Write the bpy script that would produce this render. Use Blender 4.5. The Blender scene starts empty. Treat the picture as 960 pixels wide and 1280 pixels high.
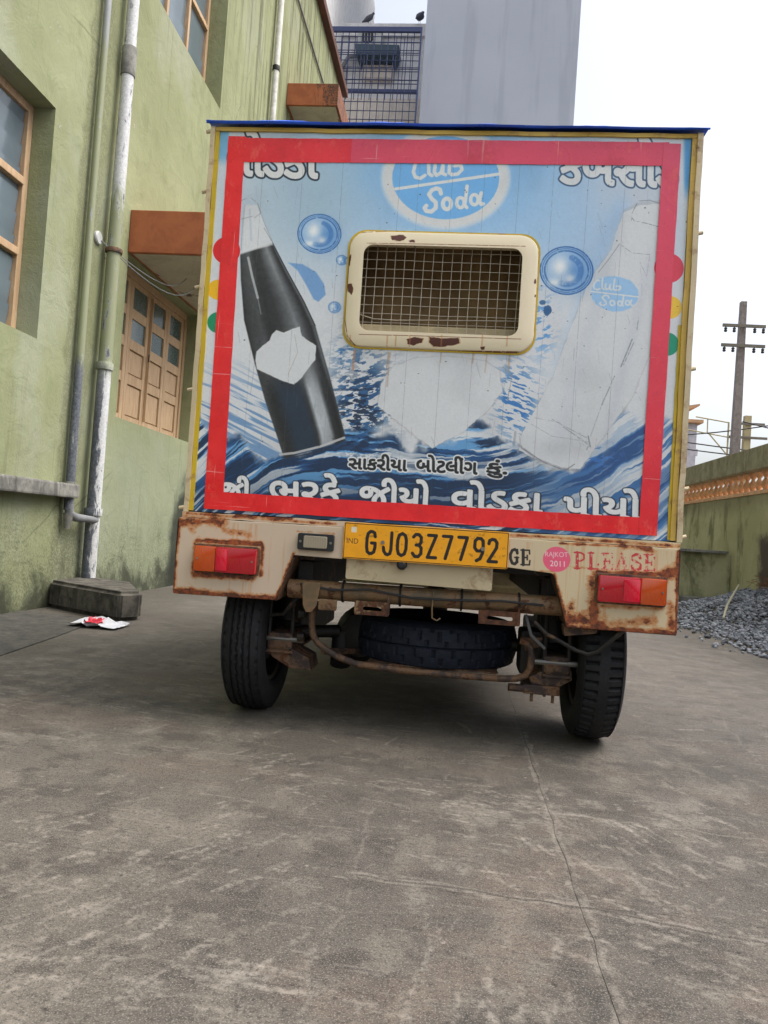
import bpy, bmesh, math, random
import numpy as np
from mathutils import Vector, Matrix
R = math.radians
SC = bpy.context.scene
COL = SC.collection
# ------------------------------------------------------------ camera, sky, sun, exposure
cam = bpy.data.objects.new('camera', bpy.data.cameras.new('camera')); COL.objects.link(cam); SC.camera = cam
yaw, pitch, roll = R(5.5), R(1.5), R(4.0)
fw = Vector((-math.sin(yaw)*math.cos(pitch), math.cos(yaw)*math.cos(pitch), math.sin(pitch)))
rt = fw.cross(Vector((0, 0, 1))).normalized(); up = rt.cross(fw)
U_ = up*math.cos(roll)-rt*math.sin(roll); R_ = rt*math.cos(roll)+up*math.sin(roll)
cam.matrix_world = Matrix(((R_.x, U_.x, -fw.x, 0), (R_.y, U_.y, -fw.y, 0), (R_.z, U_.z, -fw.z, 0.62), (0, 0, 0, 1)))
cam.data.sensor_fit = 'VERTICAL'; cam.data.sensor_height = 36; cam.data.lens = 961/1280*36
cam.data.clip_start = 0.05; cam.data.clip_end = 3000
SUN_EL, SUN_AZ = R(59), R(88)          # azimuth from +Y towards +X
world = bpy.data.worlds.new('World'); SC.world = world; world.use_nodes = True
wn = world.node_tree.nodes; wl_ = world.node_tree.links
bg = wn['Background']; sky = wn.new('ShaderNodeTexSky'); sky.sky_type = 'NISHITA'; sky.sun_disc = False
sky.sun_elevation = SUN_EL; sky.sun_rotation = SUN_AZ; sky.dust_density = 6.0; sky.air_density = 1.0; sky.ozone_density = 1.0
hs = wn.new('ShaderNodeHueSaturation'); hs.inputs['Saturation'].default_value = 0.45
wl_.new(sky.outputs[0], hs.inputs['Color']); wl_.new(hs.outputs[0], bg.inputs['Color']); bg.inputs['Strength'].default_value = 0.15
sl = bpy.data.lights.new('sun', 'SUN'); sl.energy = 0.5; sl.angle = R(40); sl.color = (1, .93, .84)
so = bpy.data.objects.new('sun', sl); COL.objects.link(so)
sd = Vector((math.sin(SUN_AZ)*math.cos(SUN_EL), math.cos(SUN_AZ)*math.cos(SUN_EL), math.sin(SUN_EL)))
so.rotation_euler = (-sd).to_track_quat('-Z', 'Y').to_euler(); so.location = (3, 3, 12)
SC.view_settings.view_transform = 'Standard'; SC.view_settings.look = 'None'
SC.view_settings.exposure = 1.12; SC.view_settings.gamma = 1.0

# ------------------------------------------------------------ material helpers
def lin(c):
    return tuple(((v/255.)/12.92 if v/255. <= .04045 else ((v/255.+.055)/1.055)**2.4) for v in c)
class NT:
    def __init__(s, name):
        s.m = bpy.data.materials.new(name); s.m.use_nodes = True; s.t = s.m.node_tree; s.b = s.t.nodes['Principled BSDF']
        s.geo = s.t.nodes.new('ShaderNodeNewGeometry'); s.P = s.geo.outputs['Position']
    def n(s, k, **kw):
        o = s.t.nodes.new(k)
        for a, v in kw.items(): setattr(o, a, v)
        return o
    def l(s, a, b): s.t.links.new(a, b)
    def val(s, sock, v):
        if isinstance(v, bpy.types.NodeSocket): s.l(v, sock)
        else:
            if sock.type == 'RGBA' and len(v) == 3: v = (*v, 1)
            sock.default_value = v
    def obj(s): return s.n('ShaderNodeTexCoord').outputs['Object']
    def map(s, vec, scale=(1, 1, 1), rot=(0, 0, 0), loc=(0, 0, 0)):
        o = s.n('ShaderNodeMapping'); s.l(vec, o.inputs['Vector'])
        o.inputs['Scale'].default_value = scale; o.inputs['Rotation'].default_value = rot; o.inputs['Location'].default_value = loc
        return o.outputs[0]
    def noise(s, vec, sc, det=4, rough=.55, dist=0.0):
        o = s.n('ShaderNodeTexNoise'); s.l(vec, o.inputs['Vector']); o.inputs['Scale'].default_value = sc
        o.inputs['Detail'].default_value = det; o.inputs['Roughness'].default_value = rough; o.inputs['Distortion'].default_value = dist
        return o.outputs[0]
    def vor(s, vec, sc, feat='F1'):
        o = s.n('ShaderNodeTexVoronoi', feature=feat); s.l(vec, o.inputs['Vector']); o.inputs['Scale'].default_value = sc
        return o.outputs['Distance']
    def ss(s, x, a, b, lo=0.0, hi=1.0):
        o = s.n('ShaderNodeMapRange', interpolation_type='SMOOTHSTEP'); s.val(o.inputs['Value'], x)
        o.inputs['From Min'].default_value = a; o.inputs['From Max'].default_value = b
        o.inputs['To Min'].default_value = lo; o.inputs['To Max'].default_value = hi
        return o.outputs[0]
    def math(s, op, a, b=0.0, c=None):
        o = s.n('ShaderNodeMath', operation=op); s.val(o.inputs[0], a); s.val(o.inputs[1], b)
        if c is not None: s.val(o.inputs[2], c)
        return o.outputs[0]
    def mul(s, a, b): return s.math('MULTIPLY', a, b)
    def mix(s, f, a, b, mode='MIX'):
        o = s.n('ShaderNodeMix', data_type='RGBA', blend_type=mode); s.val(o.inputs[0], f); s.val(o.inputs[6], a); s.val(o.inputs[7], b)
        return o.outputs[2]
    def xyz(s, v=None):
        o = s.n('ShaderNodeSeparateXYZ'); s.l(v or s.P, o.inputs[0]); return o.outputs
    def bump(s, h, st=.3, dist=.01, prev=None):
        o = s.n('ShaderNodeBump'); s.val(o.inputs['Height'], h); o.inputs['Strength'].default_value = st; o.inputs['Distance'].default_value = dist
        if prev: s.l(prev, o.inputs['Normal'])
        return o.outputs[0]
    def out(s, col=None, rough=None, nrm=None, metal=None, **kw):
        if col is not None: s.val(s.b.inputs['Base Color'], col)
        if rough is not None: s.val(s.b.inputs['Roughness'], rough)
        if nrm is not None: s.l(nrm, s.b.inputs['Normal'])
        if metal is not None: s.val(s.b.inputs['Metallic'], metal)
        for k, v in kw.items(): s.val(s.b.inputs[k.replace('_', ' ')], v)
        return s.m

def simple(name, rgb, rough=.6, metal=0.0, var=.12, scale=25, bump=.15, **kw):
    """one painted or moulded surface with a little mottling"""
    t = NT(name); c = lin(rgb); v = t.obj()
    n = t.noise(v, scale, 5); n2 = t.noise(v, scale*.15, 3)
    f = t.math('ADD', t.mul(n, .6), t.mul(n2, .4))
    a = tuple(x*(1-var*1.6) for x in c); b = tuple(min(1, x*(1+var)) for x in c)
    col = t.mix(t.ss(f, .32, .68), a, b)
    return t.out(col, t.ss(n, .3, .7, max(.04, rough-.08), min(1, rough+.1)), t.bump(n, bump, .003), metal, **kw)

def rusty(name, paint, amount=.5, rough=.55):
    """paint flaking to rust"""
    t = NT(name); v = t.obj()
    n = t.noise(v, 14, 8, .7, .4); n2 = t.noise(v, 60, 5, .7); n3 = t.noise(v, 3, 3)
    f = t.math('ADD', t.mul(n, .65), t.math('ADD', t.mul(n2, .15), t.mul(n3, .2)))
    th = .68-.36*amount
    m = t.ss(f, th, th+.05)
    rc = t.mix(t.ss(n2, .35, .65), lin((50, 33, 26)), lin((98, 60, 38)))
    base = t.mix(t.ss(n3, .3, .7), tuple(x*.8 for x in lin(paint)), lin(paint))
    halo = t.mix(t.mul(t.ss(f, th-.08, th), .5), base, lin((140, 104, 70)))
    return t.out(t.mix(m, halo, rc), t.math('ADD', t.mul(m, .3), rough), t.bump(t.math('SUBTRACT', n2, t.mul(m, .5)), .35, .002))
# ------------------------------------------------------------ surfaces
def m_house():
    t = NT('green_limewash_wall'); P = t.P; X, Y, Z = t.xyz()
    big = t.noise(P, .8, 4, .55); mid = t.noise(P, 4.5, 6, .65, .4); fine = t.noise(P, 90, 4, .7)
    base = t.mix(t.ss(big, .35, .68), lin((134, 139, 105)), lin((147, 152, 118)))
    base = t.mix(t.mul(t.ss(mid, .50, .68), .4), base, lin((116, 122, 86)))
    pale = t.mul(t.ss(t.noise(t.map(P, (1, 1, .6), loc=(2, 1, 4)), 1.1, 4, .6), .52, .68), .5)
    base = t.mix(pale, base, lin((153, 157, 140)))
    # grey damp patch low beside the shutters
    damp = t.mul(t.mul(t.ss(Y, 5.0, 5.6), t.ss(t.math('ADD', Z, t.mul(mid, .5)), 1.75, 1.2)), .55)
    base = t.mix(damp, base, lin((134, 141, 122)))
    # vertical rain streaks
    st = t.noise(t.map(P, (1, 5, .28), loc=(0, 3, 1)), 1.4, 7, .72, .2); st2 = t.noise(t.map(P, (1, 16, .5)), 1.2, 6, .75)
    zz = t.ss(t.math('ADD', Y, t.mul(Z, .25)), 7.2, 10.4)
    m = t.mul(t.ss(t.math('ADD', t.mul(st, .6), t.mul(st2, .4)), .47, .60), zz)
    base = t.mix(t.mul(m, .85), base, lin((78, 80, 62)))
    m2 = t.mul(t.ss(t.math('ADD', t.mul(st, .5), t.mul(st2, .5)), .54, .66), .45)
    base = t.mix(m2, base, lin((98, 101, 78)))
    # splash dirt and moss at the foot
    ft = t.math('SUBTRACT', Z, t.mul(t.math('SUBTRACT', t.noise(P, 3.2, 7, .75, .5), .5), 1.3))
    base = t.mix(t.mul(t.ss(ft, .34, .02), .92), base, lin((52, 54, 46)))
    base = t.mix(t.mul(t.mul(t.ss(ft, .75, .2), t.ss(fine, .42, .62)), .6), base, lin((76, 80, 60)))
    # dark damp bloom by the tail of the vehicle
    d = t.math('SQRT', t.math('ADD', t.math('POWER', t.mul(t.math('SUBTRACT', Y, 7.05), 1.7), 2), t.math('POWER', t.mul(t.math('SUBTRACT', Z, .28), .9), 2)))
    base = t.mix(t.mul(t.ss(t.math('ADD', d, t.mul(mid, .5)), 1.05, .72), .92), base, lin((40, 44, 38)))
    # grime beside the two down pipes
    pk = None
    for py, w in ((4.86, .16), (4.70, .08)):
        q = t.math('ABSOLUTE', t.math('SUBTRACT', Y, py)); q = t.math('ADD', q, t.mul(t.math('SUBTRACT', mid, .5), .25))
        m = t.ss(q, w, w*.3); pk = m if pk is None else t.math('MAXIMUM', pk, m)
    base = t.mix(t.mul(t.mul(pk, .6), t.ss(fine, .3, .55)), base, lin((96, 98, 74)))
    cr = t.mul(t.ss(t.vor(t.map(t.mix(.12, P, t.noise(P, 3, 4)), (1, .8, .5)), 1.2, 'DISTANCE_TO_EDGE'), .006, .002), t.ss(big, .5, .6))
    base = t.mix(t.mul(cr, .5), base, lin((90, 92, 70)))
    chip = t.ss(t.noise(t.map(P, (1, 1, 1), loc=(9, 4, 2)), 5.5, 8, .75, .3), .655, .67)
    base = t.mix(t.mul(chip, .75), base, lin((160, 160, 146)))
    return t.out(base, .9, t.bump(fine, .5, .004, t.bump(t.math('SUBTRACT', mid, t.mul(chip, .1)), .5, .03)), Specular_IOR_Level=.2)

def m_boundary():
    t = NT('mossy_green_plaster'); P = t.P; X, Y, Z = t.xyz()
    big = t.noise(P, 1.3, 5, .6, .4); mid = t.noise(P, 6, 6, .7, .4); fine = t.noise(P, 80, 4, .7)
    base = t.mix(t.ss(big, .38, .62), lin((170, 168, 130)), lin((188, 186, 150)))
    st = t.noise(t.map(P, (2.0, 2.0, .9)), 1.6, 6, .72, .5)
    base = t.mix(t.mul(t.ss(st, .50, .66), .7), base, lin((86, 90, 62)))
    base = t.mix(t.mul(t.ss(t.math('ADD', Z, t.mul(mid, .3)), 1.15, 1.4), .6), base, lin((112, 108, 86)))
    base = t.mix(t.mul(t.ss(t.math('ADD', Z, t.mul(mid, .5)), .5, .2), .7), base, lin((70, 74, 46)))
    q = t.mul(t.ss(t.math('ADD', Y, t.mul(t.noise(P, 2, 5, .7), .7)), 8.35, 8.15), t.ss(t.math('ADD', Z, t.mul(mid, .3)), 1.05, .95))
    base = t.mix(q, base, lin((92, 84, 76)))
    return t.out(base, .92, t.bump(fine, .4, .003, t.bump(mid, .5, .02)), Specular_IOR_Level=.2)

def m_cement(name, a, b, streak=.5):
    t = NT(name); P = t.P
    mid = t.noise(P, 9, 6, .7, .3); fine = t.noise(P, 70, 5, .8); st = t.noise(t.map(P, (6, 6, .8)), 1.5, 6, .7)
    base = t.mix(t.ss(mid, .35, .65), lin(a), lin(b)); base = t.mix(t.mul(t.ss(st, .5, .62), streak), base, tuple(x*.35 for x in lin(a)))
    return t.out(base, .9, t.bump(fine, .6, .004, t.bump(mid, .4, .015)), Specular_IOR_Level=.25)

def m_pipe(small=False):
    t = NT('dull_thin_pipe_paint' if small else 'flaking_pipe_paint'); P = t.P; X, Y, Z = t.xyz()
    n = t.noise(t.map(P, (3, 3, .7)), 8, 7, .75, .3); f = t.noise(P, 60, 5, .8); n2 = t.noise(t.map(P, (1, 1, .25)), 6, 4, .6)
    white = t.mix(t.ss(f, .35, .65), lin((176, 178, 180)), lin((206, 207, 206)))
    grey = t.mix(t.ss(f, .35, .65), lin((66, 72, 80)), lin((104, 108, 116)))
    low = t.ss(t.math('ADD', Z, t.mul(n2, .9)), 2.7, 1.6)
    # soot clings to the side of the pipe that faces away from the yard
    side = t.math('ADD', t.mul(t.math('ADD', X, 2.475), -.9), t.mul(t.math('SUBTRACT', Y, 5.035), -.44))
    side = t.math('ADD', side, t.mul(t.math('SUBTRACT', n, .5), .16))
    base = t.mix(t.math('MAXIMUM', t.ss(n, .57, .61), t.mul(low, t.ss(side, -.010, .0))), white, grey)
    if small: base = t.mix(t.ss(n, .56, .62), t.mix(t.ss(Z, 3.2, 3.8), grey, lin((140, 144, 146))), lin((150, 152, 152)))
    g = t.mul(t.ss(t.math('ADD', Z, t.mul(n, .5)), 1.75, 1.95), t.ss(t.math('ADD', Z, t.mul(n, .9)), *((4.3, 3.9) if small else (3.45, 3.1))))
    g = t.mul(g, t.ss(n, .66, .60) if small else t.ss(n, .60, .56))
    base = t.mix(g, base, lin((132, 137, 106)))
    return t.out(base, .6, t.bump(t.math('ADD', n, t.mul(f, .3)), .5, .004))

def m_image(name, im, uvs=('uv',), rough=.35, bump=.12, coat=0.0):
    t = NT(name); i = t.n('ShaderNodeTexImage'); i.image = im; i.extension = 'EXTEND'
    u = t.n('ShaderNodeUVMap'); u.uv_map = 'uv'; t.l(u.outputs[0], i.inputs['Vector'])
    n = t.noise(t.obj(), 40, 4, .7); n2 = t.noise(t.obj(), 2.2, 3, .5)
    return t.out(i.outputs[0], t.ss(n, .3, .7, rough-.06, rough+.10), t.bump(t.math('ADD', t.mul(n, .25), n2), bump, .01), Coat_Weight=coat)

def m_tape():
    t = NT('red_tape'); P = t.P; v = t.obj()
    n = t.noise(v, 9, 4, .6); w = t.noise(t.map(v, (1, 1, 1)), 3.0, 3, .5, .5); f = t.noise(v, 150, 3, .7)
    a = t.n('ShaderNodeAttribute'); a.attribute_name = 'sky_sheen'
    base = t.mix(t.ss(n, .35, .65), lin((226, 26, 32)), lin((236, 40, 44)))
    base = t.mix(a.outputs['Fac'], base, lin((214, 82, 116)))  # magenta sky reflection, mixed into the tape colour
    base = t.mix(t.mul(t.ss(t.noise(t.map(v, (9, 9, 5)), 1.6, 7, .8), .55, .66), .4), base, lin((240, 110, 92)))
    cr = t.noise(t.map(v, (2.5, 2.5, 90)), 1.0, 3, .6); cv = t.noise(t.map(v, (90, 90, 3)), 1.0, 3, .6)
    base = t.mix(t.mul(t.ss(t.math('MAXIMUM', cr, cv), .68, .72), .45), base, lin((244, 190, 190)))
    base = t.mix(t.mul(t.ss(t.noise(v, 5, 5, .7), .5, .7), .35), base, lin((176, 22, 34)))
    base = t.mix(t.mul(t.ss(f, .60, .70), .4), base, lin((150, 20, 30))); base = t.mix(t.mul(t.ss(t.vor(v, 16), .05, .02), .7), base, lin((120, 16, 22)))
    return t.out(base, t.ss(w, .3, .7, .22, .34), t.bump(t.math('ADD', w, t.mul(f, .03)), .25, .02))

def m_glass(name, c, rough=.25):
    t = NT(name); n = t.noise(t.P, 3, 3); f = t.noise(t.P, 120, 3)
    return t.out(t.mix(t.ss(n, .3, .7), tuple(x*.8 for x in lin(c)), lin(c)), t.ss(f, .3, .7, rough-.05, rough+.1), t.bump(f, .1, .001), Coat_Weight=.3)

def m_lens(name, c):
    t = NT(name); X, Y, Z = t.xyz(t.obj())
    rib = t.math('SINE', t.mul(X, 900))
    return t.out(lin(c), .12, t.bump(rib, .08, .002), Coat_Weight=.6, Transmission_Weight=.25, Subsurface_Weight=0.0)

def m_stones():
    t = NT('blue_grey_gravel'); o = t.n('ShaderNodeAttribute'); o.attribute_name = 'tone'
    n = t.noise(t.P, 60, 4, .7)
    base = t.mix(o.outputs['Fac'], lin((70, 76, 86)), lin((160, 164, 172))); base = t.mix(t.mul(t.ss(n, .4, .7), .4), base, lin((88, 86, 84)))
    return t.out(base, .8, t.bump(n, .4, .004))

def m_wood():
    t = NT('beige_painted_wood'); v = t.P
    g = t.noise(t.map(v, (6, 6, .8)), 6, 5, .7); f = t.noise(v, 60, 4, .8)
    base = t.mix(t.ss(g, .35, .65), lin((170, 140, 108)), lin((188, 160, 126))); base = t.mix(t.mul(t.ss(f, .6, .75), .5), base, lin((116, 88, 66)))
    return t.out(base, .7, t.bump(g, .3, .003))

def m_orange():
    t = NT('orange_painted_plaster'); P = t.P; X, Y, Z = t.xyz()
    n = t.noise(P, 7, 6, .7, .3); f = t.noise(P, 55, 5, .8); st = t.noise(t.map(P, (5, 5, 1.2)), 2.2, 6, .8, .5)
    base = t.mix(t.ss(n, .35, .65), lin((146, 82, 48)), lin((164, 96, 58)))
    mold = t.math('ADD', t.mul(st, .75), t.mul(t.ss(X, -2.4, -1.85), .13)); mold = t.math('ADD', mold, t.mul(t.ss(Z, 3.0, 5.9), .10))
    base = t.mix(t.mul(t.ss(mold, .53, .60), t.ss(f, .35, .6)), base, lin((50, 46, 42)))
    base = t.mix(t.ss(f, .70, .74), base, lin((190, 176, 150)))
    return t.out(base, .8, t.bump(f, .3, .003))

def m_soffit():
    t = NT('stained_soffit_plaster'); P = t.P; n = t.noise(P, 3.5, 7, .75, .6); f = t.noise(P, 30, 5, .8)
    base = t.mix(t.ss(n, .3, .6), lin((158, 152, 134)), lin((180, 174, 156))); base = t.mix(t.ss(n, .60, .66), base, lin((70, 62, 52)))
    return t.out(base, .9, t.bump(f, .4, .004))

def m_towerwall():
    t = NT('pale_blue_grey_render'); P = t.P; n = t.noise(P, .35, 4); st = t.noise(t.map(P, (3, 3, .25)), .8, 5, .6)
    base = t.mix(t.ss(n, .3, .7), lin((170, 177, 190)), lin((181, 188, 199))); base = t.mix(t.mul(t.ss(st, .52, .64), .4), base, lin((146, 153, 166)))
    return t.out(base, .85, t.bump(t.noise(P, 40, 3), .1, .004))

def m_tyre(name, c=(34, 35, 38)):
    t = NT(name); v = t.obj(); n = t.noise(v, 20, 5, .7); f = t.noise(v, 130, 4, .7)
    base = t.mix(t.ss(n, .35, .7), tuple(x*.6 for x in lin(c)), lin(c)); base = t.mix(t.mul(t.ss(f, .5, .72), .5), base, tuple(x*2.2 for x in lin(c)))
    return t.out(base, .72, t.bump(f, .3, .002), Specular_IOR_Level=.35)

M = {}
def build_mats():
    M['house'] = m_house(); M['boundary'] = m_boundary()
    M['apron'] = m_cement('dark_wet_cement', (64, 64, 62), (92, 90, 84), .4)
    M['block'] = m_cement('sooty_cement_block', (66, 64, 60), (108, 104, 96), .5)
    M['ledge'] = m_cement('grey_cement_ledge', (106, 106, 102), (146, 145, 138), .6)
    M['beamc'] = m_cement('olive_cement_coping', (134, 130, 104), (160, 156, 132), .35)
    M['bal'] = m_cement('orange_terracotta_balusters', (206, 160, 124), (222, 182, 146), .3)
    M['soil'] = m_cement('dry_soil', (96, 90, 80), (120, 112, 98), .2)
    M['pipe'] = m_pipe(); M['smallpipe'] = m_pipe(True)
    M['white'] = simple('white_pipe_paint', (206, 206, 200), .6, var=.18, scale=18)
    M['wood'] = m_wood(); M['orange'] = m_orange(); M['soffit'] = m_soffit()
    M['glassw'] = m_glass('frosted_grey_glass', (104, 118, 126), .14); M['glassd'] = m_glass('dark_green_glass', (74, 92, 90), .2)
    M['tower'] = m_towerwall(); M['paleWall'] = m_cement('pale_grey_plaster', (212, 213, 214), (228, 228, 228), .12); M['beigeWall'] = m_cement('beige_plaster', (204, 196, 186), (218, 210, 200), .2)
    M['bluebar'] = simple('dark_blue_grille_paint', (52, 64, 104), .5); M['acw'] = simple('grey_white_casing', (176, 178, 176), .5); M['dark'] = simple('soot_black_metal', (20, 20, 21), .6)
    M['teal'] = simple('dark_teal_sheet', (44, 66, 78), .6); M['brownedge'] = simple('brown_roof_edge', (92, 58, 48), .7, var=.3)
    M['pole'] = m_cement('grey_pole_concrete', (118, 110, 106), (140, 132, 126), .2); M['steel'] = simple('dull_grey_steel', (110, 104, 92), .6, .2); M['wire'] = simple('dark_cable', (40, 40, 42), .6)
    M['olive'] = simple('mustard_gantry_steel', (170, 156, 116), .6)
    M['bird'] = simple('grey_pigeon_feathers', (84, 86, 96), .8)
    M['cream'] = rusty('cream_truck_paint', (208, 192, 158), .26); M['creamrust'] = rusty('cream_paint_gone_to_rust', (160, 138, 100), .75); M['rust'] = rusty('brown_rusted_iron', (60, 48, 44), .45, .7)
    M['under'] = rusty('greasy_black_iron', (30, 27, 25), .22, .6)
    M['yellow'] = rusty('yellow_trim_paint', (206, 176, 34), .22); M['brass'] = rusty('ochre_trim_paint', (204, 170, 78), .22)
    M['tarp'] = simple('blue_plastic_tarp', (36, 96, 236), .35, var=.3, scale=8, bump=.4)
    M['tape'] = m_tape(); M['inside'] = simple('dark_brown_plywood', (150, 122, 84), .8, var=.3, scale=6); M['sidep'] = simple('faded_blue_side_panel', (120, 160, 196), .5, var=.2)
    M['tyre'] = m_tyre('black_tyre_rubber'); M['bluetyre'] = m_tyre('bluish_spare_rubber', (34, 40, 54)); M['rim'] = simple('dirty_dark_rim', (52, 48, 44), .6, .3)
    M['grime'] = rusty('grimy_cream_iron', (104, 88, 64), .45)
    M['red'] = m_lens('red_lens', (196, 8, 34)); M['redb'] = m_lens('bright_red_reflector', (236, 16, 56)); M['amber'] = m_lens('amber_lens', (212, 84, 18)); M['clear'] = m_lens('clear_lens', (170, 160, 140))
    M['blackp'] = simple('black_plastic', (28, 30, 34), .45); M['bolt'] = simple('zinc_bolt', (130, 128, 122), .4, .7)
    M['cable'] = simple('grey_cable', (120, 122, 124), .6); M['paper'] = simple('white_paper_litter', (206, 208, 214), .6, var=.08); M['redpaper'] = simple('red_print_on_litter', (206, 46, 66), .5)
    M['stone'] = m_stones(); M['stick'] = simple('bleached_stick', (168, 164, 140), .8); M['twig'] = simple('dry_brown_twigs', (120, 84, 56), .9, var=.3)
    M['wiremesh'] = simple('pale_galvanised_wire', (176, 168, 152), .5, .2, var=.2)
    M['tin'] = simple('light_fitting_white', (190, 184, 170), .5); M['cabp'] = simple('cream_cab_paint', (190, 176, 140), .45)
    M['farwall'] = m_cement('far_lilac_grey_wall', (172, 168, 176), (190, 186, 192), .1); M['farroof'] = simple('far_orange_roof', (186, 146, 110), .8)
build_mats()
# ------------------------------------------------------------ mesh helpers
class B:
    def __init__(s): s.bm = bmesh.new()
    def quad(s, a, b, c, d):
        v = [s.bm.verts.new(p) for p in (a, b, c, d)]; return s.bm.faces.new(v)
    def box(s, x0, x1, y0, y1, z0, z1, bev=0.0):
        if x0 > x1: x0, x1 = x1, x0
        t = bmesh.new(); bmesh.ops.create_cube(t, size=1)
        for v in t.verts: v.co = Vector(((x0+x1)/2+v.co.x*(x1-x0), (y0+y1)/2+v.co.y*(y1-y0), (z0+z1)/2+v.co.z*(z1-z0)))
        if bev: bmesh.ops.bevel(t, geom=t.edges[:], offset=bev, segments=2, affect='EDGES', profile=.6)
        s.merge(t); return s
    def merge(s, t, mat=None):
        me = bpy.data.meshes.new('t'); t.to_mesh(me); t.free()
        if mat: me.transform(mat)
        s.bm.from_mesh(me); bpy.data.meshes.remove(me)
    def tube(s, pts, r, n=10, closed=False):
        pts = [Vector(p) for p in pts]; rs = r if isinstance(r, (list, tuple)) else [r]*len(pts)
        rings = []; ref = None
        for i, p in enumerate(pts):
            if closed: d = pts[(i+1) % len(pts)]-pts[i-1]
            else: d = pts[min(i+1, len(pts)-1)]-pts[max(i-1, 0)]
            d.normalize()
            if ref is None: ref = Vector((0, 0, 1)) if abs(d.z) < .9 else Vector((1, 0, 0))
            a = (ref-d*ref.dot(d)).normalized(); ref = a; b = d.cross(a)
            rings.append([s.bm.verts.new(p+(a*math.cos(k*2*math.pi/n)+b*math.sin(k*2*math.pi/n))*rs[i]) for k in range(n)])
        m = len(rings)
        for i in range(m if closed else m-1):
            q, w = rings[i], rings[(i+1) % m]
            for k in range(n): s.bm.faces.new((q[k], q[(k+1) % n], w[(k+1) % n], w[k]))
        if not closed:
            s.bm.faces.new(rings[0][::-1]); s.bm.faces.new(rings[-1])
        return s
    def lathe(s, prof, o, axis='z', n=24, fn=None, cap=True):
        """prof: list of (radius, height) turned about an axis through o"""
        rings = []
        for j, (r, h) in enumerate(prof):
            ring = []
            for k in range(n):
                a = k*2*math.pi/n; rr = fn(r, h, k, j) if fn else r
                c, q = rr*math.cos(a), rr*math.sin(a)
                p = (c, q, h) if axis == 'z' else ((h, c, q) if axis == 'x' else (c, h, q))
                ring.append(s.bm.verts.new((o[0]+p[0], o[1]+p[1], o[2]+p[2])))
            rings.append(ring)
        for a, b in zip(rings, rings[1:]):
            for k in range(n): s.bm.faces.new((a[k], a[(k+1) % n], b[(k+1) % n], b[k]))
        if cap:
            s.bm.faces.new(rings[0][::-1]); s.bm.faces.new(rings[-1])
        return s
    def prism(s, P, y0, y1, bev=0.0):
        """polygon in X-Z pushed along Y"""
        t = bmesh.new()
        a = [t.verts.new((x, y0, z)) for x, z in P]; b = [t.verts.new((x, y1, z)) for x, z in P]
        t.faces.new(a); t.faces.new(b[::-1]); n = len(P)
        for i in range(n): t.faces.new((a[i], b[i], b[(i+1) % n], a[(i+1) % n]))
        bmesh.ops.recalc_face_normals(t, faces=t.faces[:])
        if bev: bmesh.ops.bevel(t, geom=t.edges[:], offset=bev, segments=2, affect='EDGES', profile=.6)
        s.merge(t); return s
    def build(s, name, mat, parent=None, smooth=False, uv=None, origin=None):
        bm = s.bm; bmesh.ops.recalc_face_normals(bm, faces=bm.faces[:])
        me = bpy.data.meshes.new(name)
        if origin is None: origin = Vector((0, 0, 0))
        if parent is not None: origin = WORLD_OF[parent.name]
        if uv:   # planar map from X-Z
            L = bm.loops.layers.uv.new('uv'); x0, x1, z0, z1 = uv
            for f in bm.faces:
                for l in f.loops: l[L].uv = ((l.vert.co.x-x0)/(x1-x0), (l.vert.co.z-z0)/(z1-z0))
        for v in bm.verts: v.co -= origin
        if smooth:
            for f in bm.faces: f.smooth = True
        bm.to_mesh(me); bm.free()
        if smooth:
            try: me.set_sharp_from_angle(angle=R(38))
            except Exception: pass
        me.materials.append(mat if not isinstance(mat, str) else M[mat])
        o = bpy.data.objects.new(name, me); COL.objects.link(o)
        if parent is not None: o.parent = parent; o.location = (0, 0, 0)
        else: o.location = origin
        WORLD_OF[o.name] = Vector(origin)
        return o
WORLD_OF = {}
def tag(o, label=None, cat=None, group=None, kind=None):
    for k, v in (('label', label), ('category', cat), ('group', group), ('kind', kind)):
        if v: o[k] = v
    return o
def thing(name, loc, label, cat, group=None):
    o = bpy.data.objects.new(name, None); COL.objects.link(o); o.location = loc; o.empty_display_size = .2
    WORLD_OF[o.name] = Vector(loc); return tag(o, label, cat, group)
def copy_part(o, parent, loc, rot=None):
    c = o.copy(); COL.objects.link(c); c.parent = parent; c.location = loc
    if rot: c.rotation_euler = rot
    return c
# ---------------------------------------------------------------- painted print (numpy)
def px_to_panel(x, y):
    """poster layout coordinates -> metres on the rear panel (X, Z)"""
    x = np.asarray(x, float); y = np.asarray(y, float)
    h = HP
    w = h[2][0]*x + h[2][1]*y + h[2][2]
    return (h[0][0]*x + h[0][1]*y + h[0][2])/w, (h[1][0]*x + h[1][1]*y + h[1][2])/w

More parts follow.
